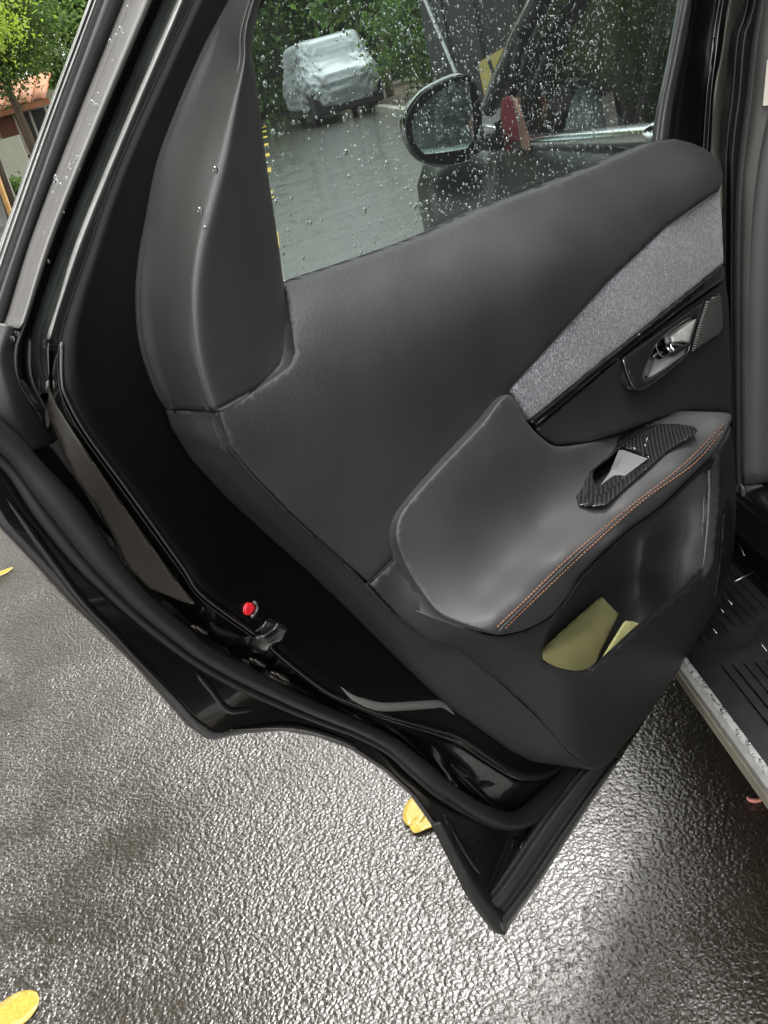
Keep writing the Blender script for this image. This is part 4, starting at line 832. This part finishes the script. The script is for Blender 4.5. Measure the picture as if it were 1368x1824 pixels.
for sx in (-1, 1):
    for sy in (-1, 1):
        P = [np.array([CX+sx*.82+k*.11, CY+sy*1.32, .36]) for k in (-1, 1)]; v, f = tube([P[0], P[0]*.8+P[1]*.2, P[0]*.2+P[1]*.8, P[1]], [.30, .36, .36, .30], 24); link('wheel', v, f, 'tyre', cov)
cov.rotation_euler = (0, 0, R(7))
# trees
def leaves(P, size):
    """bent leaf blades at the points P"""
    n = len(P); a = RNG.normal(0, 1, (n, 3)); a[:, 2] -= .5; a /= np.linalg.norm(a, axis=1)[:, None]
    nn = RNG.normal(0, 1, (n, 3)); nn[:, 2] += 1.2; b_ = np.cross(nn, a); b_ /= np.linalg.norm(b_, axis=1)[:, None]+1e-9
    s_ = (size*RNG.uniform(.6, 1.4, n))[:, None]; m_ = P+a*s_*.5+np.cross(a, b_)*s_*.1
    v = np.stack([P, m_+b_*s_*.30, P+a*s_, m_-b_*s_*.30], 1).reshape(-1, 3)
    return v, np.arange(4*n).reshape(-1, 4).tolist()
def tree(name, x, y, h0, h1, rad, nclump, nleaf, size, mat, label, group=None, trunk=.14, ry=None, cat='tree'):
    t = empty(name, (x, y, 0), label, cat, group); Q = []; tops = []
    for i in range(nclump):
        d = RNG.normal(0, 1, 3); d /= np.linalg.norm(d); q = d*RNG.uniform(.45, 1.0)
        c = np.array([x+q[0]*rad, y+q[1]*(ry or rad), (h0+h1)/2+q[2]*(h1-h0)/2]); cr = rad*RNG.uniform(.13, .26)
        Q.append(c+RNG.normal(0, 1, (nleaf, 3))*np.array([cr, cr, cr*.7])); tops.append(c)
    v, f = leaves(np.concatenate(Q), size); link('crown', v, f, mat, t, False)
    tv, tf = tube([np.array([x, y, -.1]), np.array([x+.1, y, h0*.6]), np.array([x-.05, y+.1, h0+(h1-h0)*.35]), np.array([x+.1, y, h0+(h1-h0)*.75])], [trunk, trunk*.8, trunk*.55, trunk*.2], 9); mbt = MB(); mbt.add(tv, tf)
    for c in tops[:9]:
        b0_ = np.array([x, y, h0*.8+(c[2]-h0*.8)*.3]); mbt.add(*tube([b0_, (b0_+c)/2+np.array([0, 0, .15]), c], [trunk*.4, trunk*.25, trunk*.08], 6))
    mbt.link('trunk', 'bark', t)
    return t
gg = 'trees closing off the end of the road'
for i, (x, y, h1, r_) in enumerate([(-3.5, 44, 11, 3.4), (0.3, 41, 9.5, 3.0), (3.4, 43, 10.5, 3.2), (7, 40, 11, 3.4), (-7.5, 46, 12, 3.6)]):
    tree('tree', x, y, .4, h1, r_, 130, 300, .21, 'leaf', 'mid green leafy tree in the row that closes off the road', gg)
tree('bush', 4.7, 25.5, .1, 3.0, 1.5, 70, 260, .12, 'leaf', 'bright green roadside bush above the kerb beside the covered vehicle', None, .06, 2.4, 'bush')
tree('overhanging_tree', 3.7, 30.5, 1.9, 5.4, 1.7, 44, 60, .32, 'leaf', 'broad leaved tree hanging over the covered vehicle', None, .14)
tree('tree', -12.6, 36, 1.6, 8.0, 3.6, 100, 320, .17, 'leafd', 'darker green tree behind the low house')
tree('tree', -6.9, 29.4, 2.75, 7.4, 2.2, 90, 300, .11, 'leaf', 'mid green tree leaning over the orange eave of the low house')
tree('lime_tree', -5.5, 20.0, 2.9, 5.6, 1.5, 60, 420, .075, 'leafy', 'bright lime green tree in front of the low house')
tree('bush', -5.6, 21.2, 0, 1.0, .7, 26, 110, .12, 'leaf', 'low green bush by the yellow pole', None, .05, None, 'bush')
tree('bush', -7.2, 22.5, 0, 1.0, 1.0, 26, 110, .12, 'leafd', 'low dark bush below the grey wall panel', None, .05, None, 'bush')
side = tree('street_tree', -10.2, -10.0, 2.2, 9.0, 3.2, 130, 170, .30, 'leafd', 'tall dark green tree lining the left side of the road', 'trees lining the left side of the road', .2)  # mostly unseen; gives the road and paint something dark to reflect
for x_, y_, r_, k_ in ((-8.2, 9.5, 1.1, 1.9), (-13.5, 20.5, 0.4, 2.0), (-9.0, 0.0, 2.2, 1.8)):
    t_ = side.copy(); sc.collection.objects.link(t_); t_.location = (x_, y_, 0); t_.rotation_euler = (0, 0, r_); t_.scale = (k_, k_, k_)
    for ch in side.children:
        c_ = ch.copy(); sc.collection.objects.link(c_); c_.parent = t_
hd = empty('hedge', (-1, 49, 0), 'long dark hedge across the end of the road behind the trees', 'hedge')
P_ = np.stack([RNG.uniform(-22, 22, 26000), 49+RNG.normal(0, .5, 26000), RNG.uniform(0, 3.4, 26000)], 1); P_[:, 2] += .4*np.sin(P_[:, 0]*1.3)*(P_[:, 2] > 2)
v, f = leaves(P_, .24); link('foliage', v, f, 'leafd', hd, False)
v, f = box((0, 49.3, 1.3), 44, .3, 2.6); link('branches', v, f, 'bark', hd, False)
# low house with orange eave
HX, HY = -9.0, 31.6
hs_ = empty('low_house', (HX, HY, 0), 'low house with orange tiled eave and brown walls behind the grey panel wall', 'house')
v, f = box((HX-3.0, HY+2.5, 1.35), 12, 4.6, 2.7); link('wall', v, f, 'wall_lt', hs_, False)
for x in (-13.2, -10.55, -7.75): v, f = box((x, HY+.16, 1.35), .75, .1, 2.4); link('brown_panel', v, f, 'brick', hs_, False)
for x in (-12.2, -9.2, -6.8):
    v, f = box((x, HY+.15, 1.75), 1.5, .06, 1.1); wn = link('window', v, f, 'guardb', hs_, False)
    for a in (-.74, -.25, .25, .74): v, f = box((x+a, HY+.09, 1.75), .06, .06, 1.1); link('window_bar', v, f, 'wall_lt', wn, False)
    v, f = box((x, HY+.08, 1.17), 1.7, .14, .07); link('sill', v, f, 'wall_lt', wn, False)
    v, f = box((x+.35, HY+.1, 1.5), .3, .05, .45); link('white_box', v, f, 'white', wn, False)
for k in range(26):
    xx = HX-8.5+k*.44; v = [np.array([xx+.22*math.cos(t)*.95, HY-.75+y_*2.2, 2.46+y_*.75+.09*math.sin(t)]) for y_ in (0, 1) for t in np.linspace(0, math.pi, 7)]
    f = grid_faces(2, 7); v, f = thicken(v, f, .03, (0, 0, -1)); link('roof_tile', v, f, 'tile', hs_)
v, f = box((HX-3, HY-.72, 2.40), 11.6, .06, .16); link('fascia', v, f, 'tile', hs_, False)
# grey panel wall in front of it
pw = empty('panel_wall', (-9.4, 27.5, 0), 'pale grey panel wall standing in front of the low house', 'wall')
for k in range(4): v, f = box((-11.9+k*1.52, 27.5, .84), 1.48, .12, 1.68); link('panel', v, f, 'panelg', pw, False)
pl_ = PL(0, 328, 1, 19.0); pe_ = PL(21, 388, 1, 19.0)
v, f = tube([pl_+(pl_-pe_)*.6, pe_+(pe_-pl_)*.25, np.array([pe_[0]+.18, 19.0, 0])], [.05, .05, .05], 10); topthing('yellow_pole', v, f, 'bamboo', 'leaning yellow pole among the low bushes', 'pole')
cp = PL(4, 310, 1, 20.5); v, f = box((cp[0]-.5, 20.5, .7), 1.1, .25, 1.4); topthing('concrete_block', v, f, 'conc', 'grey concrete slab standing beside the yellow pole', 'slab', False)
# dark building on the right
WX = 3.35
db = empty('dark_building', (WX, 12, 0), 'dark building wall rising beside the road beyond the car', 'building')
v, f = box((WX+3.0, 11.0, 2.6), 6.0, 18.0, 5.2); link('wall', v, f, 'wall_dark', db, False)
for k in range(7): v, f = box((WX-.02, 3.2+k*2.5, 1.6), .05, 1.3, 1.6); link('shutter', v, f, 'guardb', db, False)
pa, pb = PL(757, 0, 0, WX-.12), PL(813, 133, 0, WX-.12); v, f = tube([pa+(pa-pb)*.8, pa, pb, pb+(pb-pa)*.6], .035, 8); link('downpipe', v, f, 'pipe', db)
ga = [PL(x, y, 0, WX-.05) for x, y in ((851, 112), (898, 84), (912, 130), (868, 196))]
v, f = thicken(ga, face_cam(ga, [(0, 1, 2, 3)]), .04, (1, 0, 0)); gd = link('corner_guard', v, f, 'guardy', db, False)
gb = [PL(x, y, 0, WX-.058) for x, y in ((868, 110), (873, 106), (885, 142), (881, 148))]; v, f = thicken(gb, face_cam(gb, [(0, 1, 2, 3)]), .006, (1, 0, 0)); link('black_stripe', v, f, 'guardb', gd, False)

# ================================================================== small things on the ground
def fallen(name, c, ln, wd, rot, label, mat='fallen', z=.005, cat='leaf', group=None):
    v, f = [], []; n = 16
    for i in range(n+1):
        t = i/n; wv_ = wd*math.sin(math.pi*min(1, t*.96+.03))**.4
        for j in (-1, -.5, 0, .5, 1):
            x = (t-.5)*ln; y = j*wv_/2; zz = z+.0022*abs(j)+.002*math.sin(t*5)+.0012*math.sin(t*9+j)
            v.append(np.array([c[0]+x*math.cos(rot)-y*math.sin(rot), c[1]+x*math.sin(rot)+y*math.cos(rot), zz]))
    f = grid_faces(n+1, 5); v, f = thicken(v, f, .001, (0, 0, -1))
    o = link(name, v, f, mat, None, True, (c[0], c[1], 0)); return tag(o, label, cat, group)
g1 = G(742, 1447); g2 = G(764, 1466); g3 = G(26, 1808); g4 = G(0, 1026); g5 = G(1352, 1426)
fallen('fallen_leaf', g1, .075, .046, R(70), 'blunt yellow fallen leaf under the wheel arch of the open door, upper of two')
fallen('fallen_leaf', g2, .070, .040, R(20), 'yellow fallen leaf under the wheel arch of the open door, lower of two')
fallen('fallen_leaf', g3, .085, .07, R(30), 'round yellow leaf lying alone on open wet asphalt')
fallen('fallen_leaf', g4, .10, .035, R(40), 'narrow yellow leaf beside the lower rear edge of the door')
P = [g5+np.array([a, b_, .006]) for a, b_ in ((-.014, .009), (-.016, .002), (-.008, -.004), (.003, -.005), (.013, -.004))]
v, f = tube([p for p in resample(P, 16)], [.001+.0028*math.sin(math.pi*min(1, (i+1)/15)) for i in range(16)], 8); topthing('petal', v, f, 'petal', 'curled pink petal on the asphalt by the running board', 'petal')
